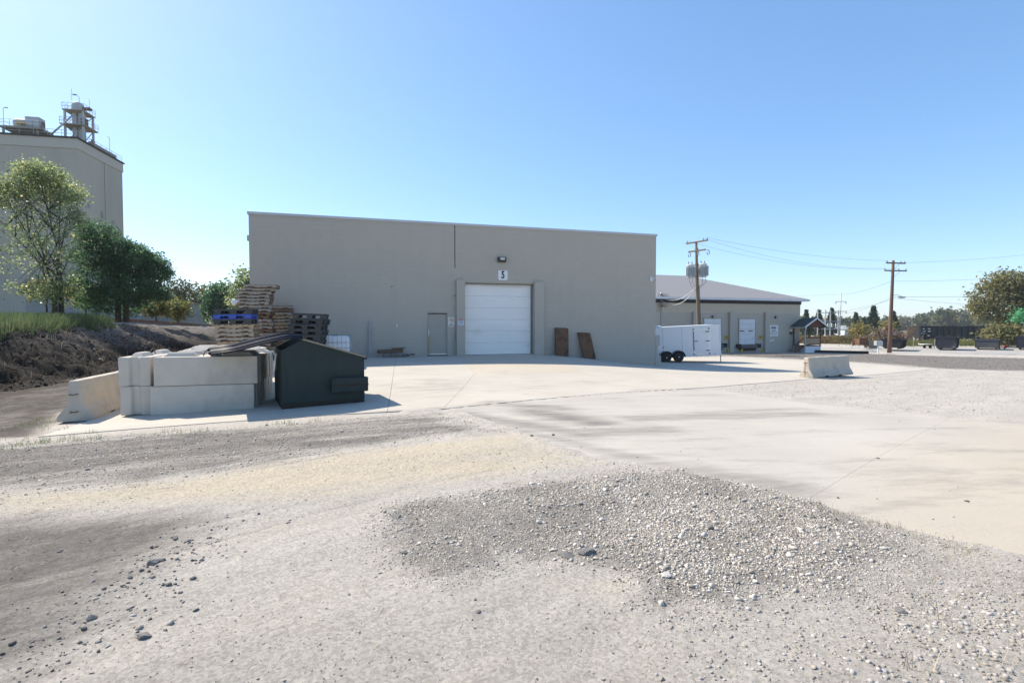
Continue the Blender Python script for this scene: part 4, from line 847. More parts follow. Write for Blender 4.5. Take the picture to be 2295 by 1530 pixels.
for z_ in (.65,1.28,1.9): MB().box(tx1-.2,tx1+.06,-.045,-.026,z_-.025,z_+.025).build('hinge', m_ink, td)
MB().box(tx0-.04,tx0-.01,-.05,-.026,tz0+.2,tz1-.1).build('lock_bar', m_ins, td); MB().box(tx0-.06,tx0+.25,-.06,-.051,1.28,1.32).build('latch_handle', m_ink, td)
for x_, z_ in ((tx0-.02,tz0-.02),(tx0-.02,tz1+.03),(tx1+.02,tz0-.02),(tx1+.02,tz1+.03)): MB().box(x_-.045,x_+.045,-.04,-.0255,z_-.045,z_+.045).build('corner_plate', m_ins, td)
def wheel(x_):
    w_ = empty('wheel', (x_,-.2,.34)); w_.parent = tr
    MB().lathe([(.2,.02),(.33,.03),(.345,.06),(.345,.19),(.33,.22),(.2,.23)], n=28, axis='y').build('tyre', m_rubber, w_, 'auto')
    MB().lathe([(.2,.05),(.18,.03),(.1,.05),(.06,.02),(.055,.005)], n=20, axis='y').build('rim', m_ins, w_, 'auto')
    MB().cyl((0,.01,0),(0,-.02,0),.05,n=12).build('hub_cap', m_steel, w_)
for x_ in (-.42,.42): wheel(x_)
fd = MB()
for x_ in (-.42,.42):
    pts = [(x_+.44*math.cos(a), .36+.40*math.sin(a)) for a in [math.pi*i/12 for i in range(13)]]
    for (a, b_), (c, d_) in zip(pts[:-1], pts[1:]): fd.add([(a,-.21,b_),(c,-.21,d_),(c,-.001,d_),(a,-.001,b_),(a,-.21,b_-.03),(c,-.21,d_-.03),(c,-.001,d_-.03),(a,-.001,b_-.03)], [(0,1,2,3),(7,6,5,4),(0,4,5,1),(2,6,7,3),(1,5,6,2),(0,3,7,4)])
fd.build('fender', m_black, tr)
k = MB()
for x_ in (-.42,.42): k.prism([(x_+.41*math.cos(a), .36+.37*math.sin(a)) for a in [math.pi*i/12 for i in range(13)]], -.008, -.001, 'y')
k.build('wheel_well', m_black, tr)
MB().box(-1.0,1.0,.3,1.9,.28,.42).build('axle_frame', m_black, tr)
MB().cyl((-.55,-.03,1.0),(-.55,-.002,1.0),.045,n=12).build('marker_lamp', M('amber', (.5,.14,.02), None, 5, .4), tr)
MB().cyl((bx1-.4,-.02,zb0+.05),(bx1-.4,-.002,zb0+.05),.03,n=10).build('marker_lamp', m_inkr, tr)
MB().lathe([(.28,0),(.28,.05),(.2,.1),(.05,.12)], (-.55,.9,zb1), 16).build('roof_vent', m_paint_w, tr, True)
jk = MB(); jk.cyl((bx1+.02,.1,-.16),(bx1+.02,.1,zb0+.35),.028,n=10); jk.box(bx1-.05,bx1+.1,.02,.18,-.175,-.16); jk.build('jack_leg', m_ins, tr)

# ================================================================== HIP-ROOFED WAREHOUSE BEHIND
q = at(1675, 728, 60.4); T2A = R(18); W2 = Wall((q.x, q.y, 0), T2A)
wz = lambda px, py: W2.z(px, py); wt = lambda px: W2.t(px)
tR = wt(1793); tL = tR - 46; base2 = -2.2; wtop = wz(1700, 683.5); mid2 = wz(1700, 702)
b2 = empty('dock_warehouse', (W2.o.x, W2.o.y, 0), T2A, 'low tan warehouse with dark hip roof and loading dock doors', 'warehouse')
D2 = 34
MB().box(tL,tR,0,D2,mid2,wtop+.12).build('upper_wall', m_wall2, b2); MB().box(tL,tR,.02,D2-.02,base2,mid2-.002).build('lower_wall', m_wall2b, b2)
MB().box(tL-.1,tR+.1,-.06,D2+.06,wtop+.12,wtop+.5).build('soffit_band', m_darkblue, b2)
MB().box(tL-.7,tR+.7,-.75,D2+.7,wtop+.5,wtop+.72).build('fascia', m_white, b2)
ez = wtop+.73; rt = W2.hit(1539,618)
# roof planes rise from the eaves to the ridge
rzv = 6.9 + 0; hipx = tR + .75 - 15.5; ridge_y = 14
dfar = at(1539, 618, 60.4 + 0)
# find ridge end so that the hip line runs to the measured pixel
best = None
for k in range(40, 260):
    run = k*.1; pw = W2.o + W2.d*(tR+.7-run) + W2.n*(-.75+run); dd2 = pw.y; pz = at(1539,618,dd2)
    e = abs(pz.x - pw.x)
    if best is None or e < best[0]: best = (e, run, pz.z)
_, run, rzz = best
rf = MB(); a0, a1, c0_, c1_ = tL-.7, tR+.7, -.75, D2+.7
run2 = min(run, (c1_-c0_)/2 - .1)
rf.add([(a0,c0_,ez),(a1,c0_,ez),(a1,c1_,ez),(a0,c1_,ez),(a0+run2,c0_+run2,rzz),(a1-run2,c0_+run2,rzz),(a1-run2,c1_-run2,rzz),(a0+run2,c1_-run2,rzz)], [(0,1,5,4),(1,2,6,5),(2,3,7,6),(3,0,4,7),(4,5,6,7),(3,2,1,0)])
rf.build('roof', m_roof2, b2)
for px in (1471,1556,1638,1717):
    t_ = wt(px); MB().box(t_-.32,t_+.32,-.28,-.002,base2,mid2+.1).build('pilaster', m_wall2b, b2, bevel=.02)
def dock(px0, px1, pyt, pyb, lev):
    r = empty('dock_door', (0,0,0)); r.parent = b2; KIDS.setdefault(b2.name, []).append(r)
    x0, x1, z0, z1 = wt(px0), wt(px1), wz(px1, pyb), wz(px1, pyt)
    n = 5
    for i in range(n): MB().box(x0+.06,x1-.06,-.03,-.004,z0+(z1-z0)*i/n+.012,z0+(z1-z0)*(i+1)/n-.012).build('panel', m_white, r)
    f = MB(); f.box(x0-.06,x0+.05,-.07,-.002,z0,z1+.1).box(x1-.05,x1+.06,-.07,-.002,z0,z1+.1).box(x0+.051,x1-.051,-.07,-.002,z1,z1+.1); f.build('door_frame', m_trim, r)
    for a_, b_ in ((.05,.3),(.58,.83)):
        zc = z0+(z1-z0)*.53; MB().box(x0+(x1-x0)*a_, x0+(x1-x0)*b_, -.05,-.031,zc-.07,zc+.05).build('lettering', m_soilbox, r)
    if lev:
        MB().box(x0-.45,x0-.02,-.5,-.08,z0-.42,z0+.05).build('bumper', m_rubber, r, bevel=.03); MB().box(x1+.02,x1+.45,-.5,-.08,z0-.42,z0+.05).build('bumper', m_rubber, r, bevel=.03)
        MB().box(x0-.02,x1+.02,-.45,-.08,z0-.42,z0-.05).build('leveler_plate', m_ins, r); MB().box(x0+.1,x1-.1,-.3,-.08,z0-.72,z0-.43).build('leveler_lip', m_rubber, r)
        for x_ in (x0-.25, x1+.25): q_ = W2.o + W2.d*x_ - W2.n*.8; MB().cyl((x_,-.8,h(q_.x,q_.y)-.1),(x_,-.8,z0-.5),.13,n=12).build('guard_post', m_yellow, r, True)
    return r
dock(1656,1693,715,771,True); dock(1577,1617,714,770,True)
def w2thing(name, px, py, label, cat, out=.0, group=None): return onwall(name, px, py, label, cat, W2, T2A, out, group)
for px, py, lb in ((1597,709.5,'small black floodlight over the partly hidden dock door'),(1738,710.5,'small black floodlight between the dock door and the porch')):
    l_ = w2thing('floodlight', px, py, lb, 'floodlight', 0, 'floodlights on the dock warehouse'); MB().box(-.16,.16,-.24,-.02,-.14,.12).build('housing', m_black, l_, bevel=.02); MB().box(-.1,.1,-.26,-.241,-.1,.06).build('lens', m_lens, l_)
for px, lb in ((1628,'yellow warning sign half hidden behind the trailer nose'),(1705,'yellow warning sign beside the fully visible dock door')):
    s_ = w2thing('warning_sign', px, 756, lb, 'sign', .01, 'yellow dock signs'); MB().box(-.28,.28,-.012,.004,-.22,.22).build('plate', m_yellow, s_); MB().box(-.2,.2,-.015,-.0125,-.02,.06).build('print', m_soilbox, s_)
s_ = w2thing('shipping_sign', 1733.5, 741, 'large white sign with printed logo on the dock warehouse', 'sign', .015); hw, hh = .68, .66
MB().box(-hw,hw,-.015,.005,-hh,hh).build('plate', m_paint_w, s_)
k = MB(); k.prism([(-.38,.22),(.3,.22),(.42,.3),(.36,.44),(.2,.5),(-.3,.5),(-.42,.4)], -.02, -.0155, 'y'); k.build('logo', m_inkg, s_)
k = MB()
for i in range(5): k.box(-.32+i*.13,-.23+i*.13,-.02,-.0155,-.05,.08)
k.build('lettering', m_redwood, s_); k = MB()
for i in range(11):
    if i not in (7,): k.box(-.58+i*.107,-.51+i*.107,-.02,-.0155,-.25,-.15-(i%3)*.01)
k.build('lettering', m_ink, s_); k = MB()
for z_ in (-.36,-.44,-.53): k.box(-.55,.55,-.019,-.0155,z_-.012,z_+.012)
k.build('small_print', m_inkg, s_)
for px, w_, hh, lb in ((1725,.16,.27,'narrow white notice below the large dock sign'),(1731.5,.15,.17,'small square white notice below the large dock sign')):
    s_ = w2thing('notice_sign', px, 761, lb, 'sign', .012, 'notices below the dock sign'); MB().box(-w_,w_,-.01,.004,-hh,hh).build('plate', m_paint_w, s_); MB().box(-w_*.7,w_*.7,-.013,-.0105,.02,hh*.7).build('print', m_inkr if w_ > .155 else m_inkg, s_)
# porch with steps
t0 = wt(1777); PZ = -.75; po = W2.o + W2.d*t0
pc = empty('entry_porch', (po.x, po.y, 0), T2A, 'small gabled timber porch with steps at the warehouse corner', 'porch')
pw, pd = 2.5, 1.75; gz_ = h(po.x, po.y)
MB().box(0,pw,-pd,-.03,gz_-.3,PZ-.08).build('base_wall', m_white, pc); MB().box(-.08,pw+.05,-pd-.05,-.03,PZ-.08,PZ).build('deck', m_redwood, pc)
for x_, y_ in ((.06,-pd+.06),(pw-.06,-pd+.06),(.06,-.12),(pw-.06,-.12)): MB().box(x_-.055,x_+.055,y_-.055,y_+.055,PZ+.002,1.55).build('post', m_redwood, pc)
k = MB()
for (a, b_) in (((.06,-pd+.06),(pw-.06,-pd+.06)),((pw-.06,-pd+.06),(pw-.06,-.12))):
    for z_ in (.12,.92): k.beam((a[0],a[1],PZ+z_),(b_[0],b_[1],PZ+z_),.06,.08)
    n = 14
    for i in range(1,n): x_ = a[0]+(b_[0]-a[0])*i/n; y_ = a[1]+(b_[1]-a[1])*i/n; k.box(x_-.02,x_+.02,y_-.02,y_+.02,PZ+.16,PZ+.88)
k.build('railing', m_redwood, pc); MB().box(.15,pw-.15,-pd+.02,-pd+.035,PZ+.2,PZ+.85).build('tan_panel', m_wood2, pc)
g = MB(); ov = .55; apx = pw/2; hz_ = 2.55; e_ = 1.5
for sgn in (-1,1):
    xe = apx + sgn*(pw/2+ov); g.add([(apx,.0-.05,hz_),(xe,-.05,e_),(xe,-pd-.5,e_),(apx,-pd-.5,hz_),(apx,-.05,hz_-.1),(xe,-.05,e_-.1),(xe,-pd-.5,e_-.1),(apx,-pd-.5,hz_-.1)], [(0,1,2,3),(7,6,5,4),(0,4,5,1),(1,5,6,2),(2,6,7,3),(3,7,4,0)])
g.build('porch_roof', m_green, pc)
for sgn in (-1,1):
    xe = apx + sgn*(pw/2+ov); MB().beam((apx,-pd-.53,hz_-.06),(xe,-pd-.53,e_-.06),.05,.16).build('barge_board', m_white, pc)
MB().prism([(-.2+.25,e_+.02),(pw+.2-.25,e_+.02),(apx,hz_-.15)], -pd-.3, -pd-.25, 'y').build('gable_panel', m_redwood, pc)
ds = MB(); ds.tube([(-.45,-pd-.5,1.38),(-.3,-pd-.4,1.2),(-.1,-pd-.1,1.0),(-.1,-pd-.1,gz_+.1)], .07, 8); ds.build('downspout', m_white, pc, True)
MB().box(-.55,-.48,-pd-.5,-.05,1.36,1.47).build('gutter', m_white, pc)
for i in range(5):
    x_ = -.28*(i+1); z_ = PZ - .17*(i+1)
    if z_ > gz_ - .1: MB().box(x_,x_+.3,-pd+.1,-.3,z_-.05,z_).build('step', m_soilbox, pc)
MB().beam((-.02,-pd+.12,PZ+.9),(-1.4,-pd+.12,gz_+.85),.06,.08).beam((-.02,-pd+.12,PZ-.1),(-1.4,-pd+.12,gz_+.05),.05,.2).build('stair_rail', m_redwood, pc)
mbx = w2thing('wall_mailbox', 1772, 745, 'black mailbox on the wall inside the porch', 'mailbox', .0); MB().box(-.16,.16,-.2,-.02,-.25,.12).build('box_body', m_black, mbx, bevel=.02); MB().box(-.15,.15,-.06,-.02,.13,.4).build('paper_holder', m_paint_w, mbx)
# ================================================================== POLES AND LINES
def crossarm(r, z_, L_, ang, mat=m_pole, ins=(-.9,-.4,.4,.9), w_=.1, off=.16):
    d = Vector((math.cos(ang), math.sin(ang), 0)); n_ = Vector((-d.y, d.x, 0))
    MB().beam(d*(-L_/2) - n_*off + Vector((0,0,z_)), d*(L_/2) - n_*off + Vector((0,0,z_)), w_, w_*1.25).build('crossarm', mat, r, bevel=.006)
    k = MB()
    for sgn in (-1,1): k.beam(d*(sgn*L_*.28) - n_*(off+.06) + Vector((0,0,z_)), Vector((0,0,z_-.55)) - n_*(off+.02), .03, .012)
    k.build('brace', m_ins, r)
    for t_ in ins:
        MB().lathe([(.02,0),(.05,.03),(.02,.06),(.055,.1),(.02,.14),(.03,.2)], d*(t_*L_/2) - n_*off + Vector((0,0,z_+w_*.6)), 10).build('insulator', m_ins, r, True)
    return [r.location + d*(t_*L_/2) - n_*off + Vector((0,0,z_+.25)) for t_ in ins]
q = at(1568, 728, 54.0); p1 = Vector((q.x, q.y, h(q.x, q.y))); top1 = at(1560, 543, 54.0); lean = Vector((top1.x - p1.x, 0, 0))
pol = empty('utility_pole', p1, 0, 'weathered utility pole carrying two transformers in front of the hip roof', 'utility pole', 'wooden utility poles')
PH = top1.z - p1.z
k = MB(); k.tube([lean*t_ + Vector((0,0,PH*t_)) for t_ in (0,.2,.4,.6,.8,1)], .2, 14, .135); k.build('shaft', m_pole, pol, True)
pol1 = pol
def pz(py): return at(1562, py, 54.0).z - p1.z
def lx(z_): return lean*(z_/PH)
A1 = R(-62)
# arms seen nearly end-on, climbing to the right
def arm(zc, L_, ang, ins):
    d = Vector((math.cos(ang), math.sin(ang), 0)); c = lx(zc) + Vector((0,0,zc)) - Vector((0,.2,0))
    MB().beam(c - d*L_/2, c + d*L_/2, .12, .15).build('crossarm', m_pole, pol, bevel=.006); out = []
    for t_ in ins:
        b_ = c + d*L_/2*t_ + Vector((0,0,.075)); MB().lathe([(.02,0),(.06,.04),(.02,.08),(.06,.12),(.02,.16),(.03,.22)], b_, 10).build('insulator', m_ins, pol, True); out.append(p1 + b_ + Vector((0,0,.2)))
    return out
wa = arm(pz(543), 2.7, R(-58), (.95,.6,-.9)); arm(pz(562.5), 2.1, R(-56), (.1,))
k = MB()
for t_ in (-.8,.0,.95):
    d = Vector((math.cos(R(-56)), math.sin(R(-56)), 0)); c = lx(pz(562)) + Vector((0,-.2,pz(562)-.25)) + d*1.3*t_
    k.tube([c+Vector((0,0,.2)), c+Vector((.18,0,.1)), c+Vector((.22,0,-.2)), c+Vector((.05,0,-.35)), c+Vector((-.04,0,-.05))], .035, 6)
k.build('fuse_cutouts', m_ins, pol, True)
def transformer(px, pyt, pyb, dyy, label):
    c = at(px, pyt, 54.0+dyy); zb = at(px, pyb, 54.0+dyy).z
    r = empty('transformer', (c.x, c.y, zb), 0, label, 'transformer', 'transformers on the utility pole'); hh = c.z - zb
    MB().lathe([(.36,0),(.38,.05),(.38,hh-.12),(.41,hh-.1),(.41,hh-.02),(.3,hh+.08),(.1,hh+.13)], n=20).build('tank', m_xfmr, r, 'auto')
    k = MB()
    for i in range(9):
        a = R(200 + i*18); k.box(.38,.56,-.012,.012,.12,hh-.2, Matrix.Rotation(a,4,'Z'))
    k.build('cooling_fins', m_xfmr, r)
    for sx in (-.18,.18): MB().lathe([(.04,0),(.07,.06),(.03,.1),(.06,.15),(.02,.28)], (sx,.05,hh+.08), 8).build('bushing', m_ins, r, True)
    MB().box(-.05,.05,.36,.62,hh*.3,hh*.8).build('bracket', m_steel, r)
    return r
transformer(1547.5, 594, 622, -.35, 'grey transformer can on the pole side toward the grey warehouse'); transformer(1575.5, 592, 621, -.35, 'grey transformer can on the pole side toward the yard'); transformer(1562, 598, 622, .75, 'grey transformer can mostly hidden behind the pole')
k = MB()
for sx, e in ((-.9,.5),(-.6,.1),(.7,-.3),(-.3,.7),(.4,.3)):
    z0_ = pz(622); k.tube([lx(z0_)+Vector((sx,-.45,z0_+.1)), lx(z0_)+Vector((sx*1.05,-.5,z0_-.5)), lx(z0_)+Vector((sx*.6,-.4,z0_-1.0-e*.4)), lx(z0_)+Vector((.0,-.25,z0_-.75))], .022, 5)
k.tube([lx(pz(640))+Vector((.16,-.12,pz(640))), lx(pz(735))+Vector((.2,-.12,pz(735)))], .03, 6)
k.build('drop_cables', m_wire, pol, True)
# far pole
q = at(1993, 790, 62.0); p2 = Vector((q.x, q.y, h(q.x,q.y))); top2 = at(2002, 589, 62.0); lean2 = Vector((top2.x-p2.x,0,0)); PH2 = top2.z - p2.z
pol = empty('utility_pole', p2, 0, 'dark brown leaning utility pole with two crossarms and a street lamp', 'utility pole', 'wooden utility poles')
k = MB(); k.tube([lean2*t_ + Vector((0,0,(PH2+.3)*t_-.3*(1-t_))) for t_ in (0,.2,.4,.6,.8,1)], .24, 14, .14); k.build('shaft', m_poleb, pol, True)
wb = []
for py, L_, ang, ins, mt in ((590,2.8,R(12),(-.9,.55,.95),m_poleb),(607,3.0,R(8),(-.95,.3,.95),m_pole)):
    zc = at(2001,py,62.0).z - p2.z; d = Vector((math.cos(ang), math.sin(ang), 0)); c = lean2*(zc/PH2) + Vector((0,-.24,zc)) + d*.15
    MB().beam(c-d*L_/2, c+d*L_/2, .12, .15).build('crossarm', mt, pol); 
    MB().beam(c-d*L_*.25, lean2+Vector((0,-.2,zc-.7))-Vector((lean2.x*.05,0,0)), .03,.015).beam(c+d*L_*.25, lean2+Vector((0,-.2,zc-.7)), .03,.015).build('brace', m_ins, pol)
    for t_ in ins: b_ = c+d*L_/2*t_+Vector((0,0,.07)); MB().lathe([(.02,0),(.06,.05),(.02,.1),(.05,.16),(.02,.22)], b_, 8).build('insulator', m_ins, pol, True); wb.append(p2+b_+Vector((0,0,.2)))
zl = at(1998,668,62.0).z - p2.z; c = lean2*(zl/PH2)
sl = empty('street_lamp', p2 + c + Vector((.14,-.1,zl)), 0, 'cobra street lamp on an arm of the far utility pole', 'street lamp')
MB().tube([(0,0,.35),(.35,-.05,.4),(.9,-.1,.2)], .03, 6).build('arm', m_steel, sl, True); MB().lathe([(.03,0),(.09,.1),(.12,.4),(.1,.75),(.03,.9)], (.5,-.1,.08), 10, 'x').build('lamp_head', m_steel, sl, True)
# wires
def wire(a, b_, sag, label, r_=.009, grp='overhead lines', mat=m_wire):
    a, b_ = Vector(a), Vector(b_); n = 18
    o = MB().tube([a.lerp(b_, i/n) - Vector((0,0,sag*4*(i/n)*(1-i/n))) for i in range(n+1)], r_, 5).build('power_line', mat, None); tag(o, label, 'power line', grp); return o
wire(wa[0], wb[0], .5, 'upper thin line strung between the two utility poles'); wire(wa[1], wb[3], .9, 'middle thin line strung between the two utility poles'); wire(wa[2], wb[4], 1.0, 'lowest thin line strung between the two utility poles')
def fw(px0, py0, Y0, px1, py1, Y1, sag, label, r_=.011): return wire(at(px0,py0,Y0), at(px1,py1,Y1), sag, label, r_)
fw(2012,589,62, 2420,555,75, .4, 'single high line leaving the far pole to the right')
fw(2003,630,62, 2420,606,75, .4, 'faint middle line leaving the far pole to the right')
fw(1999,665,62, 2430,660,78, .1, 'lower cable leaving the far pole toward the oak', .016)
fw(1999,668,62, 2400,690,80, .3, 'sagging service cable leaving the street lamp toward the oak', .012)
fw(1997,667,62, 1882,703,118, .5, 'cable from the far pole down to the substation', .016)
fw(2000,629,62, 1876,660,120, .5, 'high line from the far pole to the transmission mast', .014); fw(1876,660,120, 1560,663,160, .4, 'high line from the transmission mast behind the hip roof', .014)
fw(1997,672,62, 1800,712,130, .4, 'lower line running from the far pole past the substation', .014)
# service cable to the dock warehouse mast
ms = w2thing('service_mast', 1479, 676, 'service mast with cable loops at the eave of the dock warehouse', 'service mast', .25)
zg = h(ms.location.x, ms.location.y) - ms.location.z; MB().cyl((0,0,zg),(0,0,.75),.06,n=10).build('conduit', m_steel, ms, True); MB().lathe([(.06,.7),(.14,.78),(.14,.9),(.05,1.0)], n=10).build('weatherhead', m_steel, ms, True)
k = MB()
for i in range(5): a = (i-2)*.28; k.tube([(0,-.1,.75),(a,-.35,.8),(a*1.5,-.4,.2),(a*.7,-.3,-.6),(0,-.12,-.4)], .03, 5)
k.build('cable_loops', m_wire, ms, True)
mast_top = ms.location + Vector((0,0,.6))
for i, (dz, sg_, lb) in enumerate(((0,.9,'upper service cable sagging from the pole to the dock warehouse'),(-.12,1.15,'lower service cable sagging from the pole to the dock warehouse'))):
    wire(p1 + lx(pz(638)) + Vector((0,-.15,pz(638)+dz)), mast_top + Vector((0,-.1,-.1+dz*3)), sg_, lb, .04, 'service cables', m_galv)
# ================================================================== FAR RIGHT YARD
def ground_at(px, py, Y):
    q = at(px, py, Y); return Vector((q.x, q.y, h(q.x,q.y)))
def rolloff(px0, px1, pyt, pyb, Y, mat, label, taper=.0, depth=4.5, ang=.0):
    a = at(px0, pyb, Y); b_ = at(px1, pyb, Y); zt = at(px0, pyt, Y).z; zb = a.z; W_ = (b_.x - a.x)/1.3; ang += R(-44); hh = zt - zb
    r = empty('roll_off_container', (a.x, a.y, zb), ang, label, 'container', 'roll off containers along the far lot'); s = taper; t_ = .07
    def P(x_, y_, z_): f = z_/hh; return (x_ + (s*(1-f))*(1 if x_ < W_/2 else -1), y_, z_)
    def slab(pts_in): pass
    def wallq(p, q_, n_): 
        k = MB(); v0 = [Vector(P(*p, .12)), Vector(P(*q_, .12)), Vector(P(*q_, hh)), Vector(P(*p, hh))]; v1 = [v_ + Vector(n_)*t_ for v_ in v0]
        k.add(v0+v1, [(0,1,2,3),(7,6,5,4),(0,4,5,1),(1,5,6,2),(2,6,7,3),(3,7,4,0)]); return k
    wallq((0,0),(W_,0),(0,1,0)).build('end_panel', mat, r); wallq((0,depth),(W_,depth),(0,-1,0)).build('end_panel', mat, r)
    wallq((0,0),(0,depth),(1,0,0)).build('side_panel', mat, r); wallq((W_,0),(W_,depth),(-1,0,0)).build('side_panel', mat, r)
    MB().box(s,W_-s,.05,depth-.05,.1,.16).build('floor_panel', m_dumprust, r)
    k = MB(); k.box(-.06,W_+.06,-.06,.06,hh-.08,hh+.06).box(-.06,W_+.06,depth-.06,depth+.06,hh-.08,hh+.06).box(-.06,.06,.061,depth-.061,hh-.08,hh+.06).box(W_-.06,W_+.06,.061,depth-.061,hh-.08,hh+.06); k.build('rim', mat, r)
    for x_ in (s+.25, W_-s-.25): MB().box(x_-.09,x_+.09,-.1,depth+.05,-.04,.1).build('skid_rail', m_dumprust, r)
    for i in range(1,5):
        y_ = depth*i/5
        MB().beam(Vector(P(W_,y_,.15))+Vector((.04,0,0)), Vector(P(W_,y_,hh-.1))+Vector((.04,0,0)), .08,.1,(0,1,0)).build('rib', mat, r); MB().beam(Vector(P(0,y_,.15))-Vector((.04,0,0)), Vector(P(0,y_,hh-.1))-Vector((.04,0,0)), .08,.1,(0,1,0)).build('rib', mat, r)
    return r
m_ro1 = M('navy_container', (.018,.022,.034), (.03,.033,.042), 2, .6, stain=(.11,.12,.14), sscale=.9, sthr=(.55,.7)); m_ro2 = M('grey_container', (.075,.08,.088), (.06,.065,.072), 1.5, .7, stain=(.1,.1,.1)); m_ro3 = M('black_container', (.014,.015,.018), (.022,.022,.026), 2, .6, stain=(.12,.12,.13), sscale=1.5, sthr=(.66,.72))
rolloff(1976,2023,760.5,780,66,m_ro3,'black open container standing behind the brown pole',.12,3.6,R(-2)); rolloff(2096,2144,755.5,782,66,m_ro1,'navy tapered container scuffed pale on its end',.14,4.2); rolloff(2186,2236,761,781,66.5,m_ro2,'plain grey low container in the far lot',.0,4.4,R(1)); rolloff(2277,2330,754.5,781.5,66,m_ro1,'dark container cut by the right edge of the picture',.12,4.2)
# rail car
ra = at(2060, 757, 108); rb_ = at(2240, 757, 108); RZ = h(ra.x, ra.y)
rc = empty('gondola_car', (ra.x, ra.y, at(2060,765,108).z), R(2), 'long black ribbed railway gondola car behind the containers', 'rail car'); LL = 17.5; b0 = at(2060,758,108).z - rc.location.z; t0_ = at(2060,731,108).z - rc.location.z
m_gon = M('gondola_black', (.017,.018,.022), (.026,.028,.034), .8, .6, stain=(.05,.045,.04), sscale=1)
MB().box(0,LL,0,3.0,b0,t0_).build('body', m_gon, rc); MB().box(-.08,LL+.08,-.12,-.001,t0_-.14,t0_+.06).build('top_chord', m_gon, rc); MB().box(-.08,LL+.08,-.12,-.001,b0-.1,b0+.1).build('side_sill', m_gon, rc)
for i in range(14): x_ = .15 + i*(LL-.3)/13; MB().box(x_-.09,x_+.09,-.16,-.0015,b0+.101,t0_-.141).build('rib', m_ins if False else m_black, rc)
for x_, z_, w_, hh in ((.75,.75,.42,.13),(.75,.55,.6,.12),(1.9,.75,.5,.13),(1.9,.55,.65,.12),(.45,.38,.3,.1),(.95,.38,.3,.1),(1.8,.18,.5,.16)): MB().box(x_,x_+w_,-.012,-.0012,b0+(t0_-b0)*z_,b0+(t0_-b0)*z_+hh*1.4).build('white_lettering', m_paint_w, rc)
for x_ in (2.2,LL-2.2):
    k = MB(); k.box(x_-1.3,x_+1.3,.3,2.7,.35,b0-.11); k.build('bogie', m_rust, rc)
    for dx_ in (-.9,.9):
        for y_ in (.55,2.3): MB().cyl((x_+dx_,y_,.42),(x_+dx_,y_+.14,.42),.42,n=16).build('wheel', m_rebar, rc, True)
# pickup
pt = ground_at(1806, 768, 124); m_w = m_truck
pk = empty('pickup_truck', (pt.x, pt.y, at(1806,768.5,124).z), R(-14), 'white pickup truck parked beyond the dock warehouse', 'pickup truck')
k = MB(); k.prism([(0,.45),(5.7,.45),(5.75,.75),(5.65,1.05),(4.0,1.15),(3.25,1.78),(1.75,1.82),(1.55,1.15),(0,1.15)], 0, 1.9, 'y'); k.build('body', m_w, pk, bevel=.05)
k = MB(); k.prism([(1.85,1.2),(2.5,1.2),(2.5,1.7),(1.95,1.7)], -.01, -.001, 'y'); k.prism([(2.58,1.2),(3.7,1.2),(3.2,1.7),(2.58,1.7)], -.01, -.001, 'y'); k.build('side_window', m_glass, pk)
k = MB(); k.add([(3.98,.1,1.2),(3.98,1.8,1.2),(3.33,1.75,1.75),(3.33,.15,1.75)], [(0,1,2,3)]); k.build('windshield', m_glass, pk, loc=(.03,0,.01))
MB().box(5.72,5.78,.2,1.7,.6,.95).build('grille', m_black, pk)
for x_ in (1.0,4.6):
    for y_ in (-.02,1.7): MB().cyl((x_,y_,.38),(x_,y_+.22,.38),.38,n=18).build('wheel', m_rubber, pk, True)
for y_ in (.12,1.5): MB().box(5.68,5.74,y_,y_+.28,.8,1.0).build('headlight', m_lens, pk)
# substation frame and transmission mast
sb = ground_at(1849, 765, 120); sbz = at(1849,765,120).z; ss = empty('substation_frame', (sb.x, sb.y, sbz), 0, 'light steel substation frame with switches beyond the yard', 'substation'); W_ = at(1878,765,120).x - sb.x; zz_ = lambda py: at(1860,py,120).z - sbz
for x_ in (0,W_):
    for y_ in (0,3): MB().box(x_-.09,x_+.09,y_-.09,y_+.09,0,zz_(694)).build('post', m_galv, ss)
for py in (700,720,733,737.5): MB().box(.0,W_,-.06,.06,zz_(py)-.08,zz_(py)+.08).build('beam', m_galv, ss); MB().box(.0,W_,2.94,3.06,zz_(py)-.08,zz_(py)+.08).build('beam', m_galv, ss)
for i in range(3):
    x_ = W_*(.2+.3*i); MB().lathe([(.08,0),(.13,.2),(.06,.3),(.13,.5),(.06,.6),(.1,.9)], (x_,0,zz_(733)), 8).build('insulator', m_tote, ss, True); MB().beam((x_,0,zz_(732)),(x_+.5,0,zz_(727)),.06,.06).build('switch_arm', m_galv, ss)
for x_, w_ in ((-.3,1.1),(1.2,1.4),(3.2,.9)): MB().box(x_,x_+w_,-.8,.3,0,zz_(751)).build('cabinet', m_xfmr, ss, bevel=.03)
tm_ = empty('transmission_mast', (at(1881,765,122).x, 122, at(1881,765,122).z), 0, 'slim brown transmission mast rising over the substation', 'mast'); mz = at(1881,656,122).z - tm_.location.z
MB().tube([(0,0,0),(.1,0,mz*.5),(.25,0,mz)], .17, 10, .08).build('shaft', m_galv, tm_, True)
for f, L_ in ((.82,2.4),(.62,2.6),(.42,1.8)):
    MB().beam((-L_/2+.2,0,mz*f),(L_/2+.2,0,mz*f),.1,.1).build('arm', m_poleb, tm_)
    for sx in (-1,1): MB().lathe([(.04,-.5),(.12,-.35),(.05,-.25),(.12,-.12),(.04,0)], (sx*L_/2+.2,0,mz*f-.05), 8).build('insulator', m_ins, tm_, True)
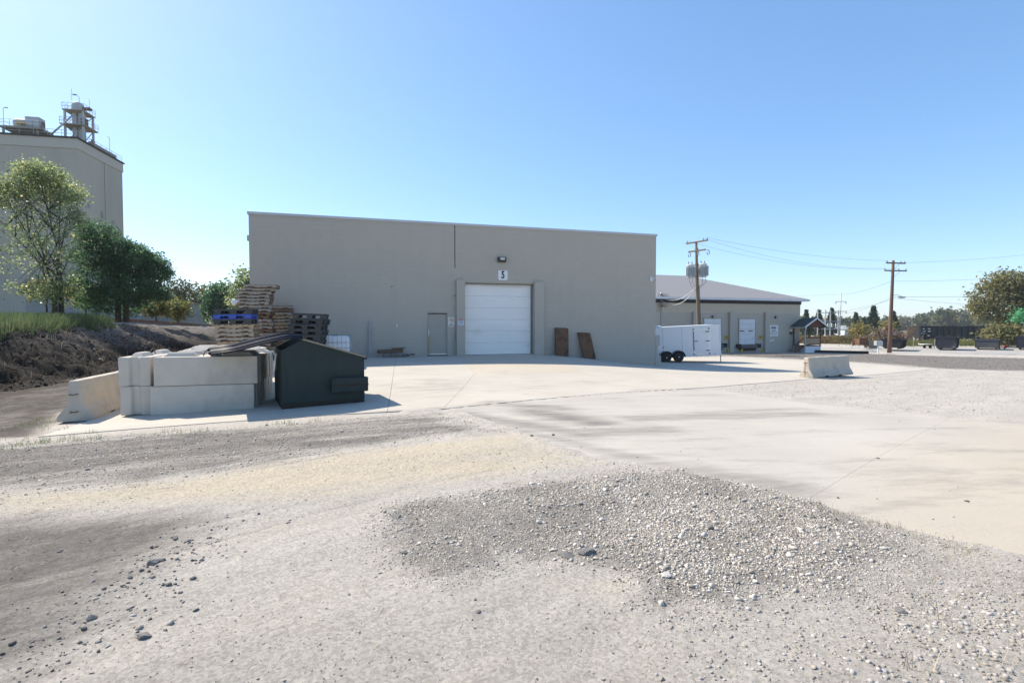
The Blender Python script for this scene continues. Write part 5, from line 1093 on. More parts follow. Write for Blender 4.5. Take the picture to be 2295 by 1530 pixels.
# red sign
rs = ground_at(1916, 780, 72); r_ = empty('red_sign', (at(1910,778,72).x, 72, at(1910,779,72).z), 0, 'tilted red sign with white lettering by the gravel mound', 'sign')
w_ = .98; k = MB(); k.add([(0,0,.25),(w_,0,.75),(w_,0,1.3),(0,0,.85),(0,.03,.25),(w_,.03,.75),(w_,.03,1.3),(0,.03,.85)], [(0,1,2,3),(7,6,5,4),(0,4,5,1),(1,5,6,2),(2,6,7,3),(3,7,4,0)]); k.build('panel', m_red, r_)
k = MB(); k.beam((.15,-.008,.66),(.85,-.008,1.0),.01,.06).beam((.45,-.008,.58),(.85,-.008,.8),.01,.06); k.build('lettering', m_paint_w, r_)
for x_ in (0,w_): MB().cyl((x_,.04,-.1),(x_,.04,.9+x_*.45),.025,n=8).build('post', m_steel, r_)
# concrete barriers painted, mound
for px0, px1, pyt, pyb, mt, lb in ((1926,1945,759,773,m_rust,'rust red low container beyond the gravel mound'),(1947,1966,765,780,m_tan,'pale tan low steel bin beside the gravel mound')):
    a = at(px0,pyb,71); b_ = at(px1,pyb,71); r_ = empty('steel_bin', (a.x,71,a.z), 0, lb, 'bin'); hh = at(px0,pyt,71).z - a.z; w_ = b_.x-a.x
    k = MB(); k.box(0,w_,0,.06,0,hh).box(0,w_,1.0,1.06,0,hh).box(0,.06,.06,1,0,hh).box(w_-.06,w_,.06,1,0,hh); k.build('wall_panels', mt, r_); MB().box(-.04,w_+.04,-.04,.05,hh,hh+.07).box(-.04,w_+.04,1.0,1.1,hh,hh+.07).build('rim', mt, r_)
mo = at(1936, 781, 64); n = 40; rr = np.linspace(0,1,12); th_ = np.linspace(0,2*np.pi,n,endpoint=False); RR, TT = np.meshgrid(rr, th_); 
mx, my = RR*1.75*np.cos(TT), RR*1.6*np.sin(TT); mz_ = .62*(1-RR)**.9*(1 - .0) + (fbm(mx*3+9, my*3, 3)-.5)*.12*(RR<.98); idx = np.arange(RR.size).reshape(n,12); F = np.stack([idx[:,:-1], idx[:,1:], np.roll(idx,-1,0)[:,1:], np.roll(idx,-1,0)[:,:-1]],-1).reshape(-1,4)
md_ = npmesh('gravel_mound', np.c_[mx.ravel(), my.ravel(), mz_.ravel()], F, None, True, M('mound_gravel', (.38,.36,.34), (.28,.27,.25), 12, .95, .8, 30)); md_.location = (mo.x, mo.y, h(mo.x,mo.y)-.05); tag(md_, 'low heap of pale gravel beside the road', 'gravel heap')
# control box on a post
cb_ = ground_at(1968, 788.5, 60); r_ = empty('roadside_box', cb_, 0, 'grey box on a short pale post left of the brown pole', 'mailbox'); zt = at(1968,764,60).z - cb_.z; zb = at(1968,774,60).z - cb_.z
MB().cyl((0,0,-.1),(0,0,zb),.07,n=10).build('post', m_tote, r_); MB().box(-.36,.38,-.25,.25,zb,zt).build('box_body', m_galv, r_, bevel=.03); MB().box(-.3,.32,-.262,-.2505,zb+.06,zt-.06).build('box_door', m_xfmr, r_)
# low black edging strip
ea = at(1800, 788, 62); eb = at(1946, 790, 59.5); r_ = empty('track_panel', (0,0,0), 0, 'long low black strip lying across the lot beside the porch', 'edging')
a = Vector((ea.x, ea.y, h(ea.x,ea.y)+.14)); b_ = Vector((eb.x, eb.y, h(eb.x,eb.y)+.14)); r_.location = a
MB().beam((0,0,0), b_-a, .5, .3).build('edging_body', m_rubber, r_, bevel=.03)
for f in (.15,.5,.85): MB().beam((b_-a)*f+Vector((0,-.3,-.14)), (b_-a)*f+Vector((0,.3,-.14)), .12,.06).build('cleat', m_rebar, r_)
# wire fence along the lot
fa = at(2000, 778, 70); fb_ = at(2330, 777, 70); fe = empty('wire_fence', (fa.x, 70, 0), 0, 'thin wire fence with pale posts along the weeds', 'fence')
k_ = fb_.x - fa.x
for i in range(8): x_ = k_*i/7; zf = h(fa.x+x_,70); MB().cyl((x_,0,zf-.1),(x_,0,zf+1.25),.03,n=8).build('post', m_galv, fe)
for zo in (.4,.8,1.2): MB().tube([(k_*i/7,0,h(fa.x+k_*i/7,70)+zo) for i in range(8)], .014, 5).build('wire', m_wire, fe)
yb = ground_at(2243, 779, 68.5); r_ = empty('boom_trailer', yb, 0, 'small yellow and white boom standing between two containers', 'boom'); MB().box(-.6,.5,-.2,.2,.12,.3).build('chassis', m_paint_w, r_); MB().beam((-.55,0,.3),(-.2,0,1.2),.08,.1).build('boom_arm', m_yellow, r_); MB().box(.3,.6,-.25,.25,.1,.4).build('red_end', m_red, r_)
for x_ in (-.4,.3): MB().cyl((x_,-.25,.12),(x_,-.2,.12),.12,n=10).build('wheel', m_rubber, r_)
fbm_a = ground_at(2082, 776, 70); r_ = empty('flat_cart', fbm_a, 0, 'low white-topped cart beside the navy container', 'cart'); MB().box(-.7,.5,0,1,.5,.58).build('deck', m_paint_w, r_)
for x_ in (-.5,.3): MB().cyl((x_,.1,.2),(x_,.2,.2),.2,n=12).build('wheel', m_rubber, r_); MB().box(x_-.04,x_+.04,.25,.33,.2,.5).build('leg', m_ins, r_)
# scrap heap
random.seed(5); sp = MB(); sp2 = MB(); ca = at(1985, 760, 92); zg = at(1985,766,92).z
for i in range(420):
    u_ = random.gauss(0,1); px = 1985 + u_*34; hmax = max(.3, 2.6*math.exp(-abs(u_)**1.5*.6)); c = at(px, 760, 92+random.uniform(-3,3)); c.z = zg + random.random()*hmax
    d = Vector((random.gauss(0,1), random.gauss(0,.6), random.gauss(0,.5))).normalized()*random.uniform(.4,1.6)
    (sp if i % 3 else sp2).beam(c-d/2, c+d/2, random.uniform(.04,.3), random.uniform(.02,.08))
for k_ in range(4):   # leaning lattice
    a = at(2020+k_*7, 760, 93); b_ = at(2040+k_*4, 731, 93); sp.beam(a, b_, .08, .08); 
    if k_: sp.beam(b_, pb_, .06,.06); sp.beam(a, pb_, .05,.05)
    pb_ = b_
o = sp.build('scrap_heap', m_rust, None); tag(o, 'tangled heap of rusty scrap metal behind the containers', None, None, 'stuff')
o = sp2.build('scrap_heap', M('mixed_scrap', (.35,.34,.33), (.12,.09,.07), .9, .7), None); tag(o, 'pale sheet scrap mixed into the far heap', None, None, 'stuff')

# ================================================================== GRAIN ELEVATOR ON THE LEFT
sc_ = at(172, 308, 82.0); SA = math.atan2(2.0, 10.4)      # near corner of the roof; heading of the long face
si = empty('grain_elevator', (sc_.x, sc_.y, 0), SA, 'tall tan concrete grain elevator with machinery on its roof', 'grain elevator')
ST = sc_.z; SL, SD = 46.0, 12.8; bandh = 1.8
MB().box(-SL,0,0,SD,-2,ST-bandh).build('concrete_wall', m_silo, si); MB().box(-SL-.12,.12,-.12,SD+.12,ST-bandh,ST-.25).build('roof_band', m_silo2, si); MB().box(-SL-.3,.3,-.3,SD+.3,ST-.25,ST).build('roof_edge', m_rubber, si)
for x_ in (-4.6,-9.4,-14.2,-19): MB().box(x_-.05,x_+.05,-.03,-.001,-2,ST-bandh-.01).build('wall_joint', m_silo2, si)
for y_ in (7.2,): MB().box(.001,.03,y_-.05,y_+.05,-2,ST-bandh-.01).build('wall_joint', M('silo_joint', (.2,.18,.16), None, 1, .9), si)
m_vent = M('vent_louvre', (.33,.31,.30), (.24,.22,.21), 3, .7)
for y_, z_ in ((2.6,20.8),(6.2,19.9),(9.4,18.9),(11.6,17.8)): MB().box(.001,.08,y_-.3,y_+.3,z_,z_+1.2).build('vent', m_vent, si)
MB().box(-3.1,-2.6,-.08,-.001,21.6,23.0).build('vent', m_vent, si); MB().box(-15.9,-15.7,-.12,-.001,-2,8).build('downpipe', m_steel, si)
def rail(a, b_, n, r, zb):
    a, b_ = Vector(a), Vector(b_); k = MB()
    for z_ in (.5,1.0): k.tube([a+Vector((0,0,z_)), b_+Vector((0,0,z_))], .03, 5)
    for i in range(n+1): p = a.lerp(b_, i/n); k.tube([p, p+Vector((0,0,1.0))], .03, 5)
    k.build('guard_rail', m_galv, r)
rail((-SL,-.1,ST),(-.1,-.1,ST),24,si,ST); rail((0,0,ST),(0,SD,ST),8,si,ST)
# machinery tower on the roof (local frame of the elevator)
def sl_loc(px, py, Y): p = at(px, py, Y) - Vector((sc_.x, sc_.y, 0)); c, s = math.cos(-SA), math.sin(-SA); return Vector((p.x*c - p.y*s, p.x*s + p.y*c, p.z))
F0 = sl_loc(187.6, 308, 84.5); tx, ty = F0.x, F0.y; tw = 2.6
tz1, tz2 = at(187.6,250,84.5).z, at(187.6,283,84.5).z
wo = Vector((sc_.x, sc_.y, 0)) + Matrix.Rotation(SA,3,'Z') @ Vector((tx-tw, ty, 0)); wo.z = ST
tw_ = empty('leg_tower', wo, SA, 'steel headhouse tower with tank on the elevator roof', 'tower')
for x_, y_ in ((0,0),(tw,0),(0,tw),(tw,tw)): MB().box(x_-.13,x_+.13,y_-.13,y_+.13,0,tz1-ST).build('leg', m_galv, tw_)
for z_, e in ((tz1-ST,.25),(tz2-ST,.5)):
    MB().box(-e,tw+e,-e,tw+e,z_,z_+.18).build('platform', m_tan, tw_)
    k = MB()
    for zz in (.5,1.0): k.tube([(-e,-e,z_+.18+zz),(tw+e,-e,z_+.18+zz),(tw+e,tw+e,z_+.18+zz),(-e,tw+e,z_+.18+zz),(-e,-e,z_+.18+zz)], .03, 5)
    for i in range(5):
        for (a, b_) in ((-e+(tw+2*e)*i/4,-e),(-e+(tw+2*e)*i/4,tw+e),(-e,-e+(tw+2*e)*i/4),(tw+e,-e+(tw+2*e)*i/4)): k.tube([(a,b_,z_+.18),(a,b_,z_+1.18)], .028, 5)
    k.build('guard_rail', m_galv, tw_)
k = MB()
for (a, b_) in (((0,0,0),(tw,0,tz2-ST)),((tw,0,0),(0,0,tz2-ST)),((0,0,tz2-ST),(0,tw,tz1-ST)),((tw,0,tz2-ST+.2),(tw,tw,tz1-ST)),((tw,0,0),(tw,tw,tz2-ST))): k.beam(a, b_, .09, .09)
k.build('bracing', m_tan, tw_)
hz = tz1-ST+.18; k = MB(); k.lathe([(.85,.0),(.85,.9),(.8,1.25),(.55,1.5),(.1,1.6)], (tw*.5,tw*.4,hz), 18); k.build('head_tank', m_galv, tw_, 'auto'); MB().box(tw*.5+.5,tw*.5+1.9,tw*.4-.3,tw*.4+.3,hz+.45,hz+.8).build('motor', m_rust, tw_)
for x_ in (tw*.35,tw*.68): MB().box(x_-.3,x_+.3,tw*.3,tw*.65,0,hz-.19).build('leg_casing', m_galv, tw_)
MB().box(tw*.75,tw*1.0,tw*.2,tw*.5,tz2-ST+.2,tz2-ST+1.5).build('drive_box', m_soilbox, tw_)
pa = sl_loc(166,256,84.0) - (Vector((tx-tw, ty, ST))); pb2 = sl_loc(112,304,82.6) - Vector((tx-tw, ty, ST)); MB().cyl(pa, pb2, .13, n=12).build('spout', m_galv, tw_, True)
k = MB(); k.tube([(tw*.4,0,hz+1.5),(tw*.4,0,hz+3.3)], .03, 5); k.tube([(tw*1.05,tw*.6,hz),(tw*1.05,tw*.6,hz+2.4)], .03, 5); k.build('aerial', m_galv, tw_)
k = MB(); k.tube([(tw*.85,-.2,hz),(tw*.85,-.2,hz+2.0),(tw*.7,-.2,hz+2.3)], .04, 5); k.box(tw*.5,tw*.72,-.32,-.08,hz+2.25,hz+2.4); k.build('lamp_post', m_galv, tw_)
# dust collector on the left of the roof
dl = sl_loc(45, 298, 80.8); wo = Vector((sc_.x, sc_.y, 0)) + Matrix.Rotation(SA,3,'Z') @ Vector((dl.x, dl.y, 0)); wo.z = ST
dc = empty('dust_collector', wo, SA, 'grey tank and box unit on the left of the elevator roof', 'dust collector')
MB().box(-2.6,3.0,-.3,2.6,.9,1.2).build('platform', m_tan, dc)
for x_ in (-2.2,2.4):
    for y_ in (0,2.2): MB().box(x_-.12,x_+.12,y_-.12,y_+.12,0,.899).build('leg', m_tan, dc)
MB().lathe([(.1,-1.3),(.65,-1.1),(.75,-.5),(.75,1.3),(.6,1.5)], (-.1,1.0,2.0), 18, 'x').build('drum', m_galv, dc, 'auto'); MB().box(.3,2.2,.6,2.1,1.2,3.1).build('filter_box', m_galv, dc, bevel=.04); MB().box(2.201,2.26,.8,1.9,1.4,2.6).build('access_panel', m_soilbox, dc); MB().box(-.5,.6,-.1,.3,1.7,2.0).build('yellow_guard', m_yellow, dc)
k = MB()
for z_ in (.5,1.0): k.tube([(-2.6,2.6,1.2+z_),(-2.6,-.3,1.2+z_),(3.0,-.3,1.2+z_),(3.6,-.3,z_*.7)], .03, 5)
for x_ in (-2.6,-1.2,.2,1.6,3.0): k.tube([(x_,-.3,1.2),(x_,-.3,2.2)], .03, 5)
k.build('guard_rail', m_galv, dc)
k = MB(); k.tube([(-2.1,-.1,1.2),(-2.1,-.1,3.9),(-1.8,-.1,4.0)], .04, 5); k.box(-1.9,-1.5,-.2,0,3.9,4.0); k.build('lamp_post', m_galv, dc)
rs_ = sl_loc(228, 345, 90); wo = Vector((sc_.x, sc_.y, 0)) + Matrix.Rotation(SA,3,'Z') @ Vector((-.3, 8.0, 0)); wo.z = ST
rm = empty('roof_conveyor', wo, SA, 'tan conveyor cover at the rear edge of the elevator roof', 'conveyor'); MB().prism([(-1.2,0),(.1,0),(.1,.8),(-.5,1.1),(-1.2,.8)], -3.0, 3.4, 'y').build('cover', m_tan, rm); MB().box(-.2,.1,-3.4,-3.01,0,1.3).build('end_box', m_tan, rm)
MB().tube([(.05,1.5,.8),(.05,1.5,3.3),(-.3,1.5,3.5)], .04, 5).build('lamp_post', m_galv, rm)
# ---- long grey shed
a = at(366, 665, 55); sh_o = Vector((a.x, a.y, 0)); sd_ = Vector((-4.6,15,0)).normalized(); sh_a = math.atan2(sd_.y, sd_.x)
sh = empty('grey_shed', sh_o, sh_a, 'long low grey metal shed behind the rail line', 'shed'); ztop = a.z
MB().box(-6,17,0,9,-.5,ztop-.12).build('wall', m_shed, sh); MB().prism([(-.35,ztop-.12),(-.35,ztop),(4.5,ztop+.55),(9.4,ztop),(9.4,ztop-.12)], -6.3, 17.3, 'x').build('roof', m_rubber, sh)
for i in range(1,9): MB().box(-6+i*2.5-.03,-6+i*2.5+.03,-.02,-.001,-.4,ztop-.13).build('seam', m_galv, sh)
# ---- rails along the bank top
for k_, off in ((0,0),(1,1.4)):
    pts = [Vector((toe(y_) - 9.2 - off - max(0,(y_-30))*.05, y_, np.interp(y_, [14,24,32,42,60],[2.0,2.12,2.15,1.98,1.6]))) for y_ in (22,26,30,34,38,42,48,54,60)]
    k = MB()
    for p, q_ in zip(pts[:-1], pts[1:]): k.beam(p, q_, .07, .15)
    o = k.build('rail', m_rust, None); tag(o, 'near rusty rail on top of the soil bank' if not k_ else 'far rusty rail on top of the soil bank', 'rail', 'railway rails')
# ================================================================== VEGETATION
def leaves(C, size, rng, up=.3, asp=.55, tint=None, drop=0):
    """diamond leaves (4 verts, folded) at centres C"""
    n = len(C); a = rng.normal(size=(n,3)); a[:,2] -= drop; a /= np.linalg.norm(a,axis=1,keepdims=True); b_ = rng.normal(size=(n,3)); b_[:,2] += up; b_ -= a*(a*b_).sum(1,keepdims=True); b_ /= np.linalg.norm(b_,axis=1,keepdims=True); c = np.cross(a,b_)
    s = size*rng.uniform(.6,1.4,(n,1)); v = np.empty((n,4,3)); v[:,0] = C-a*s*.5; v[:,1] = C+c*s*asp*.5+b_*s*.08; v[:,2] = C+a*s*.5; v[:,3] = C-c*s*asp*.5+b_*s*.08
    f = np.arange(n*4).reshape(n,4); t = np.repeat(rng.uniform(0,1,n) if tint is None else tint, 4); return v.reshape(-1,3), f, t
def crown_pts(ells, rng, clump=.35, per=22, shell=.55):
    out = []; tn = []
    for (cx,cy,cz,rx,ry,rz,n) in ells:
        nc = max(3, n//per); d = rng.normal(size=(nc,3)); d /= np.linalg.norm(d,axis=1,keepdims=True); r = rng.uniform(shell,1,(nc,1))**.6; cc = d*r*np.array([rx,ry,rz]) + np.array([cx,cy,cz]); k = rng.integers(0,nc,n)
        ct = rng.uniform(-.28,.28,nc); out.append(cc[k] + rng.normal(size=(n,3))*clump*np.array([1,1,.7])*rng.uniform(.6,1.3,(nc,1))[k]); tn.append(np.clip(rng.uniform(.15,.8,n)+ct[k],0,1))
    return np.vstack(out), np.concatenate(tn)
def tree(name, base, ells, leaf, mat, label, cat='tree', trunk=.16, per=22, clump=.35, group=None, seed=1, asp=.6, stems=1, bark=m_bark, up=.4, shell=.55, drop=0):
    rng = np.random.default_rng(seed); r = empty(name, base, 0, label, cat, group); b0 = Vector(base); k = MB()
    tops = sorted(ells, key=lambda e: -e[2])
    for s in range(stems):
        off = Vector((rng.uniform(-.35,.35), rng.uniform(-.2,.2), 0))*(stems > 1); cx,cy,cz = tops[min(s,len(tops)-1)][:3]; e = Vector((cx,cy,cz)); m_ = Vector((off.x + (cx-off.x)*.25 + rng.uniform(-.1,.1), off.y + (cy-off.y)*.3, cz*.45))
        k.tube([off + Vector((0,0,-.3)), off + Vector((rng.uniform(-.05,.05),0,cz*.2)), m_, e], trunk, 8, trunk*.25)
        for el in ells:
            c = Vector(el[:3]); st = Vector((off.x,off.y,0)).lerp(m_, .35 + .6*rng.random()) if c.z < m_.z*1.4 else m_.lerp(e, .1+.5*rng.random())
            if s == 0 or rng.random() < .4:
                for j in range(3):
                    t_ = c + Vector((rng.uniform(-.7,.7)*el[3], rng.uniform(-.7,.7)*el[4], rng.uniform(-.3,.8)*el[5])); k.tube([st, st.lerp(t_,.5)+Vector((0,0,.1*(t_-st).length)), t_], trunk*.32, 5, trunk*.08)
    k.build('trunk', bark, r, True)
    C, tn = crown_pts(ells, rng, clump, per, shell); v, f, t = leaves(C, leaf, rng, up, asp, tn, drop); npmesh('crown', v, f, t, False, mat, r); return r
def bz1(x_, y_): return float(np.atleast_1d(bankz(x_, y_))[0])
# cottonwood
Yc = 28.0; s = FPX/Yc; q = at(128, 690, Yc); cb0 = (q.x, q.y, q.z - .2)
def el(px, py, rpx, rpy, n, Y, b0, dy=0): p = at(px, py, Y + dy); k_ = Y/FPX; return (p.x-b0[0], p.y-b0[1], p.z-b0[2], rpx*k_, rpx*k_*.9, rpy*k_, n)
tree('cottonwood_tree', cb0, [el(85,388,50,26,2850,Yc,cb0), el(55,425,36,28,1235,Yc,cb0), el(135,430,46,34,2280,Yc,cb0,1), el(5,430,30,40,1235,Yc,cb0,-1), el(178,488,20,36,558,Yc,cb0), el(165,440,22,20,475,Yc,cb0), el(85,480,88,70,1612,Yc,cb0), el(50,560,85,70,1178,Yc,cb0), el(125,560,70,75,1178,Yc,cb0,-1), el(-40,450,50,60,620,Yc,cb0), el(118,655,45,28,1178,Yc,cb0,-.5), el(60,645,45,22,310,Yc,cb0), el(145,640,30,35,558,Yc,cb0)], .105, m_cot, 'tall thin cottonwood with sparse silvery green leaves', trunk=.07, per=9, clump=.2, seed=4, stems=6, shell=.15, asp=.85)
Yd = 31.0; q = at(275, 700, Yd); cb1 = (q.x, q.y, q.z - .3)
dk = [el(215,528,38,32,2600,Yd,cb1), el(250,565,55,42,4600,Yd,cb1), el(290,590,55,40,4600,Yd,cb1), el(230,620,58,48,4800,Yd,cb1,-.5), el(300,650,62,36,4400,Yd,cb1,-.6), el(190,570,28,40,1500,Yd,cb1), el(265,685,72,20,2600,Yd,cb1), el(205,660,25,25,800,Yd,cb1)]
for px_, py_, rx_, ry_, n_ in ((318,572,34,9,900),(335,588,36,8,1000),(345,606,34,8,900),(352,622,30,8,800),(362,598,16,6,350),(338,640,36,9,900),(352,662,26,10,800),(372,612,10,5,200),(300,553,22,9,500)): dk.append(el(px_,py_,rx_,ry_,n_,Yd,cb1,.3))
tree('broadleaf_tree', cb1, dk, .17, m_deep, 'dense dark green tree beside the cottonwood', trunk=.17, per=26, clump=.2, seed=9, stems=2, asp=.36, drop=.7, shell=.35)
def bush(px, py, rpx, rpy, Y, n, leaf, mat, label, seed, pyb=None, cat='bush'):
    q = at(px, pyb or py+rpy, Y); b0 = (q.x, q.y, q.z); rng = np.random.default_rng(seed)
    e = [el(px + rng.uniform(-.4,.4)*rpx, py + rng.uniform(-.3,.3)*rpy, rpx*.62, rpy*.62, n//4, Y, b0, rng.uniform(-.5,.5)) for _ in range(4)]
    return tree('bush', b0, e, leaf, mat, label, cat, .05, 16, .2*Y/30, None, seed)
bush(398, 695, 28, 22, 36, 1800, .2, m_bush, 'yellowing bush in front of the grey shed', 31, 714); bush(350, 690, 30, 20, 34, 1500, .2, m_bush, 'green bush at the foot of the dark tree', 32, 710); bush(105, 650, 55, 30, 29.5, 1700, .2, m_bush, 'leafy scrub around the cottonwood trunk', 33, 688); bush(192, 665, 30, 28, 33, 900, .2, m_bush, 'thin scrub between the cottonwood and the dark tree', 34, 695)
# trees behind the shed
for i, (px, pyt, pyb, w_, Y, n, m_, lb) in enumerate(((400,625,700,30,80,1300,m_autumn,'yellow green tree over the left of the shed roof'),(440,632,700,26,82,900,m_autumn,'sparse yellowing tree over the middle of the shed roof'),(372,640,700,14,78,500,m_autumn,'thin yellowing tree beside the dark tree'),(495,630,720,36,62,2600,m_deep,'dark rounded tree behind the pallet stacks'),(552,598,730,34,58,2600,m_cot,'light green tree peeking past the warehouse corner'),(465,655,715,22,70,900,m_bush,'green tree at the end of the grey shed'))):
    q = at(px, pyb, Y); b0 = (q.x, q.y, q.z); hh = pyb - pyt; rng = np.random.default_rng(60+i)
    e = [el(px, pyt+hh*.25, w_*.7, hh*.22, n//3, Y, b0), el(px-w_*.4, pyt+hh*.5, w_*.6, hh*.25, n//3, Y, b0), el(px+w_*.35, pyt+hh*.55, w_*.65, hh*.28, n//3, Y, b0), el(px, pyt+hh*.8, w_*.8, hh*.2, n//4, Y, b0)]
    tree('broadleaf_tree', b0, e, .34 if Y > 70 else .3, m_, lb, 'tree', .15, 14, .42, 'trees behind the shed', 80+i, .7)
# conifers in the far right
def conifer(px, pyt, pyb, wpx, Y, label, seed, n=6000):
    rng = np.random.default_rng(seed); q = at(px, pyb, Y); b0 = Vector((q.x,q.y,q.z)); k_ = Y/FPX; hh = (pyb-pyt)*k_; rad = wpx*k_; r = empty('conifer_tree', b0, 0, label, 'conifer', 'conifers beyond the yard')
    MB().tube([(0,0,-.3),(0,0,hh*.5),(0,0,hh)], .18, 7, .03).build('trunk', m_bark, r, True)
    nb = 95; t_ = np.linspace(.04,.99,nb); ang = rng.uniform(0,2*np.pi,nb); C = []; 
    for ti, ai in zip(t_, ang):
        L_ = rad*1.55*(1-ti)**1.0*rng.uniform(.75,1.12) + .1
        for j in range(2):
            a_ = ai + j*np.pi + rng.uniform(-.3,.3); m_ = max(5,int(n/nb/2)); s_ = rng.uniform(.1,1,m_)**.7; C.append(np.c_[np.cos(a_)*L_*s_, np.sin(a_)*L_*s_, ti*hh - s_*L_*.35] + rng.normal(size=(m_,3))*np.array([.16,.16,.1])*rad/2.2)
    C = np.vstack(C); v, f, t = leaves(C, .42*rad/2.2, rng, 0, .4, None, .7); npmesh('crown', v, f, t, False, m_pine, r)
for i, (px, pt_, w_, Y, lb) in enumerate(((1806,694,17,135,'conifer half hidden behind the porch'),(1834,694,17,140,'pointed conifer between the porch and the substation'),(1863,690,17,142,'conifer behind the substation frame'),(1917,701,18,150,'short conifer right of the transmission mast'),(1956,686,21,148,'broadest dark conifer right of the mast'),(2001,698,19,130,'conifer directly behind the brown pole'),(1935,712,14,155,'low conifer between two larger ones'))): conifer(px, pt_, 768, w_, Y, lb, 100+i)
# oak on the right, and shrubs
Yo = 78; q = at(2262, 782, Yo); ob0 = (q.x,q.y,q.z)
tree('oak_tree', ob0, [el(2262,635,50,28,3000,Yo,ob0), el(2215,665,38,30,1700,Yo,ob0), el(2300,660,55,38,3200,Yo,ob0), el(2240,700,48,26,1700,Yo,ob0,-1), el(2195,688,22,12,450,Yo,ob0), el(2300,715,55,26,1700,Yo,ob0,-1), el(2340,690,50,50,1800,Yo,ob0)], .36, m_oak, 'large spreading oak at the right edge of the lot', trunk=.4, per=20, clump=.6, seed=17, stems=2, asp=.7, shell=.3)
bush(2250, 745, 62, 28, 73, 3600, .42, m_oak, 'rounded brush under the oak behind the containers', 41, 780)
bush(1924, 742, 18, 22, 100, 1100, .42, m_autumn, 'yellow autumn shrub beside the substation', 42, 770); bush(1990, 735, 12, 16, 104, 500, .42, m_autumn, 'small yellow shrub behind the brown pole', 43, 765); bush(1965, 752, 10, 10, 104, 300, .4, m_autumn, 'low yellow shrub near the scrap heap', 44, 767); bush(2288, 708, 16, 12, 69, 700, .3, m_bright, 'bright green branch end at the right edge', 45, 782)
# far wood as one mass
rng = np.random.default_rng(3); E = []
for i in range(230):
    px = rng.uniform(1500, 2700); Y = rng.uniform(330, 520); q = at(px, 750, Y); k_ = Y/FPX; top = 706 + rng.uniform(-7,12) - 14*np.exp(-((px-2130)/60)**2) + 5*np.exp(-((px-1900)/80)**2)
    p = at(px, top+14, Y); w_ = rng.uniform(9,18)*k_; E.append((p.x,p.y,p.z-2.0,w_,w_,14*k_,260)); E.append((p.x,p.y,p.z-8,w_*1.1,w_,16*k_,170))
for i in range(120):
    px = rng.uniform(-900, 1500); Y = rng.uniform(330, 480); k_ = Y/FPX; p = at(px, 716, Y); w_ = rng.uniform(9,18)*k_; E.append((p.x,p.y,p.z-2,w_,w_,12*k_,90))
C, tn = crown_pts(E, rng, 1.5, 14, .4); tn = np.clip(tn + np.repeat(rng.uniform(-.35,.35,len(E)), [e[6] for e in E]), 0, 1); v, f, t = leaves(C, 1.9, rng, .6, .8, tn); o = npmesh('treeline', v, f, t, False, m_far); tag(o, 'distant wood closing the horizon', None, None, 'stuff')
hx = np.linspace(-900,1500,60); hv = []; 
for x_ in hx: hv += [(x_,560,-6),(x_,600,1.5+2.5*vnoise(np.array([x_*.01]),np.array([0.]),2)[0]),(x_,900,2)]
idx = np.arange(180).reshape(60,3); F = np.stack([idx[:-1,:-1],idx[1:,:-1],idx[1:,1:],idx[:-1,1:]],-1).reshape(-1,4); o = npmesh('hills', np.array(hv), F, None, True, M('hill_green', (.05,.065,.035), (.08,.09,.04), .02, .95)); tag(o, 'low wooded hill on the horizon', None, None, 'structure')
# mid brush strips
def strip(name, pts, n, hgt, mat, label, leaf, seed, wid):
    rng = np.random.default_rng(seed); P = np.array([at(px,py,Y)[:2] for px,py,Y in pts]); seg = rng.integers(0,len(P)-1,n); u_ = rng.random(n); xy = P[seg]*(1-u_[:,None]) + P[seg+1]*u_[:,None] + rng.normal(size=(n,2))*wid
    zz = H(xy[:,0],xy[:,1]) + rng.random(n)**1.3*hgt*(.55+.6*fbm(xy[:,0]*.35,xy[:,1]*.35,seed)); v, f, t = leaves(np.c_[xy,zz], leaf, rng, .2, .3, np.clip(fbm(xy[:,0]*.4,xy[:,1]*.4,seed+1)*1.3-.15+rng.normal(size=n)*.12,0,1), -.8); o = npmesh(name, v, f, t, False, mat); tag(o, label, None, None, 'stuff'); return o
strip('weeds', [(1806,775,92),(1850,775,92),(1905,775,88)], 12000, 1.5, m_weed, 'brown dry weeds in front of the substation', .28, 5, 2.0)
strip('weeds', [(1960,775,80),(2060,774,80),(2160,774,80),(2320,774,80)], 16000, .8, m_bush, 'green and brown weeds behind the containers', .28, 6, 2.0)
strip('undergrowth', [(1800,765,150),(1900,765,130),(1990,764,115),(2060,762,118)], 8000, 1.6, m_bush, 'scrub around the substation and scrap heap', .42, 7, 5.0)
# small white things far off: sheds beyond the conifers
for px, py, w_, lb in ((1893,733,9,'white shed roof glimpsed right of the mast'),(1925,731,9,'white shed roof glimpsed behind the yellow shrub'),(1962,733,9,'white shed roof glimpsed between conifer and pole')):
    a = at(px, 748, 170); k_ = 170/FPX; r_ = empty('far_shed', (a.x,a.y,a.z-1), R(20), lb, 'shed', 'sheds beyond the conifers'); MB().box(0,w_*k_*2,0,4,0,2.6).build('wall', m_white, r_); MB().prism([(-.3,2.6),(4.3,2.6),(2,3.8)], -.3, w_*k_*2+.3, 'x').build('roof', m_coping, r_)
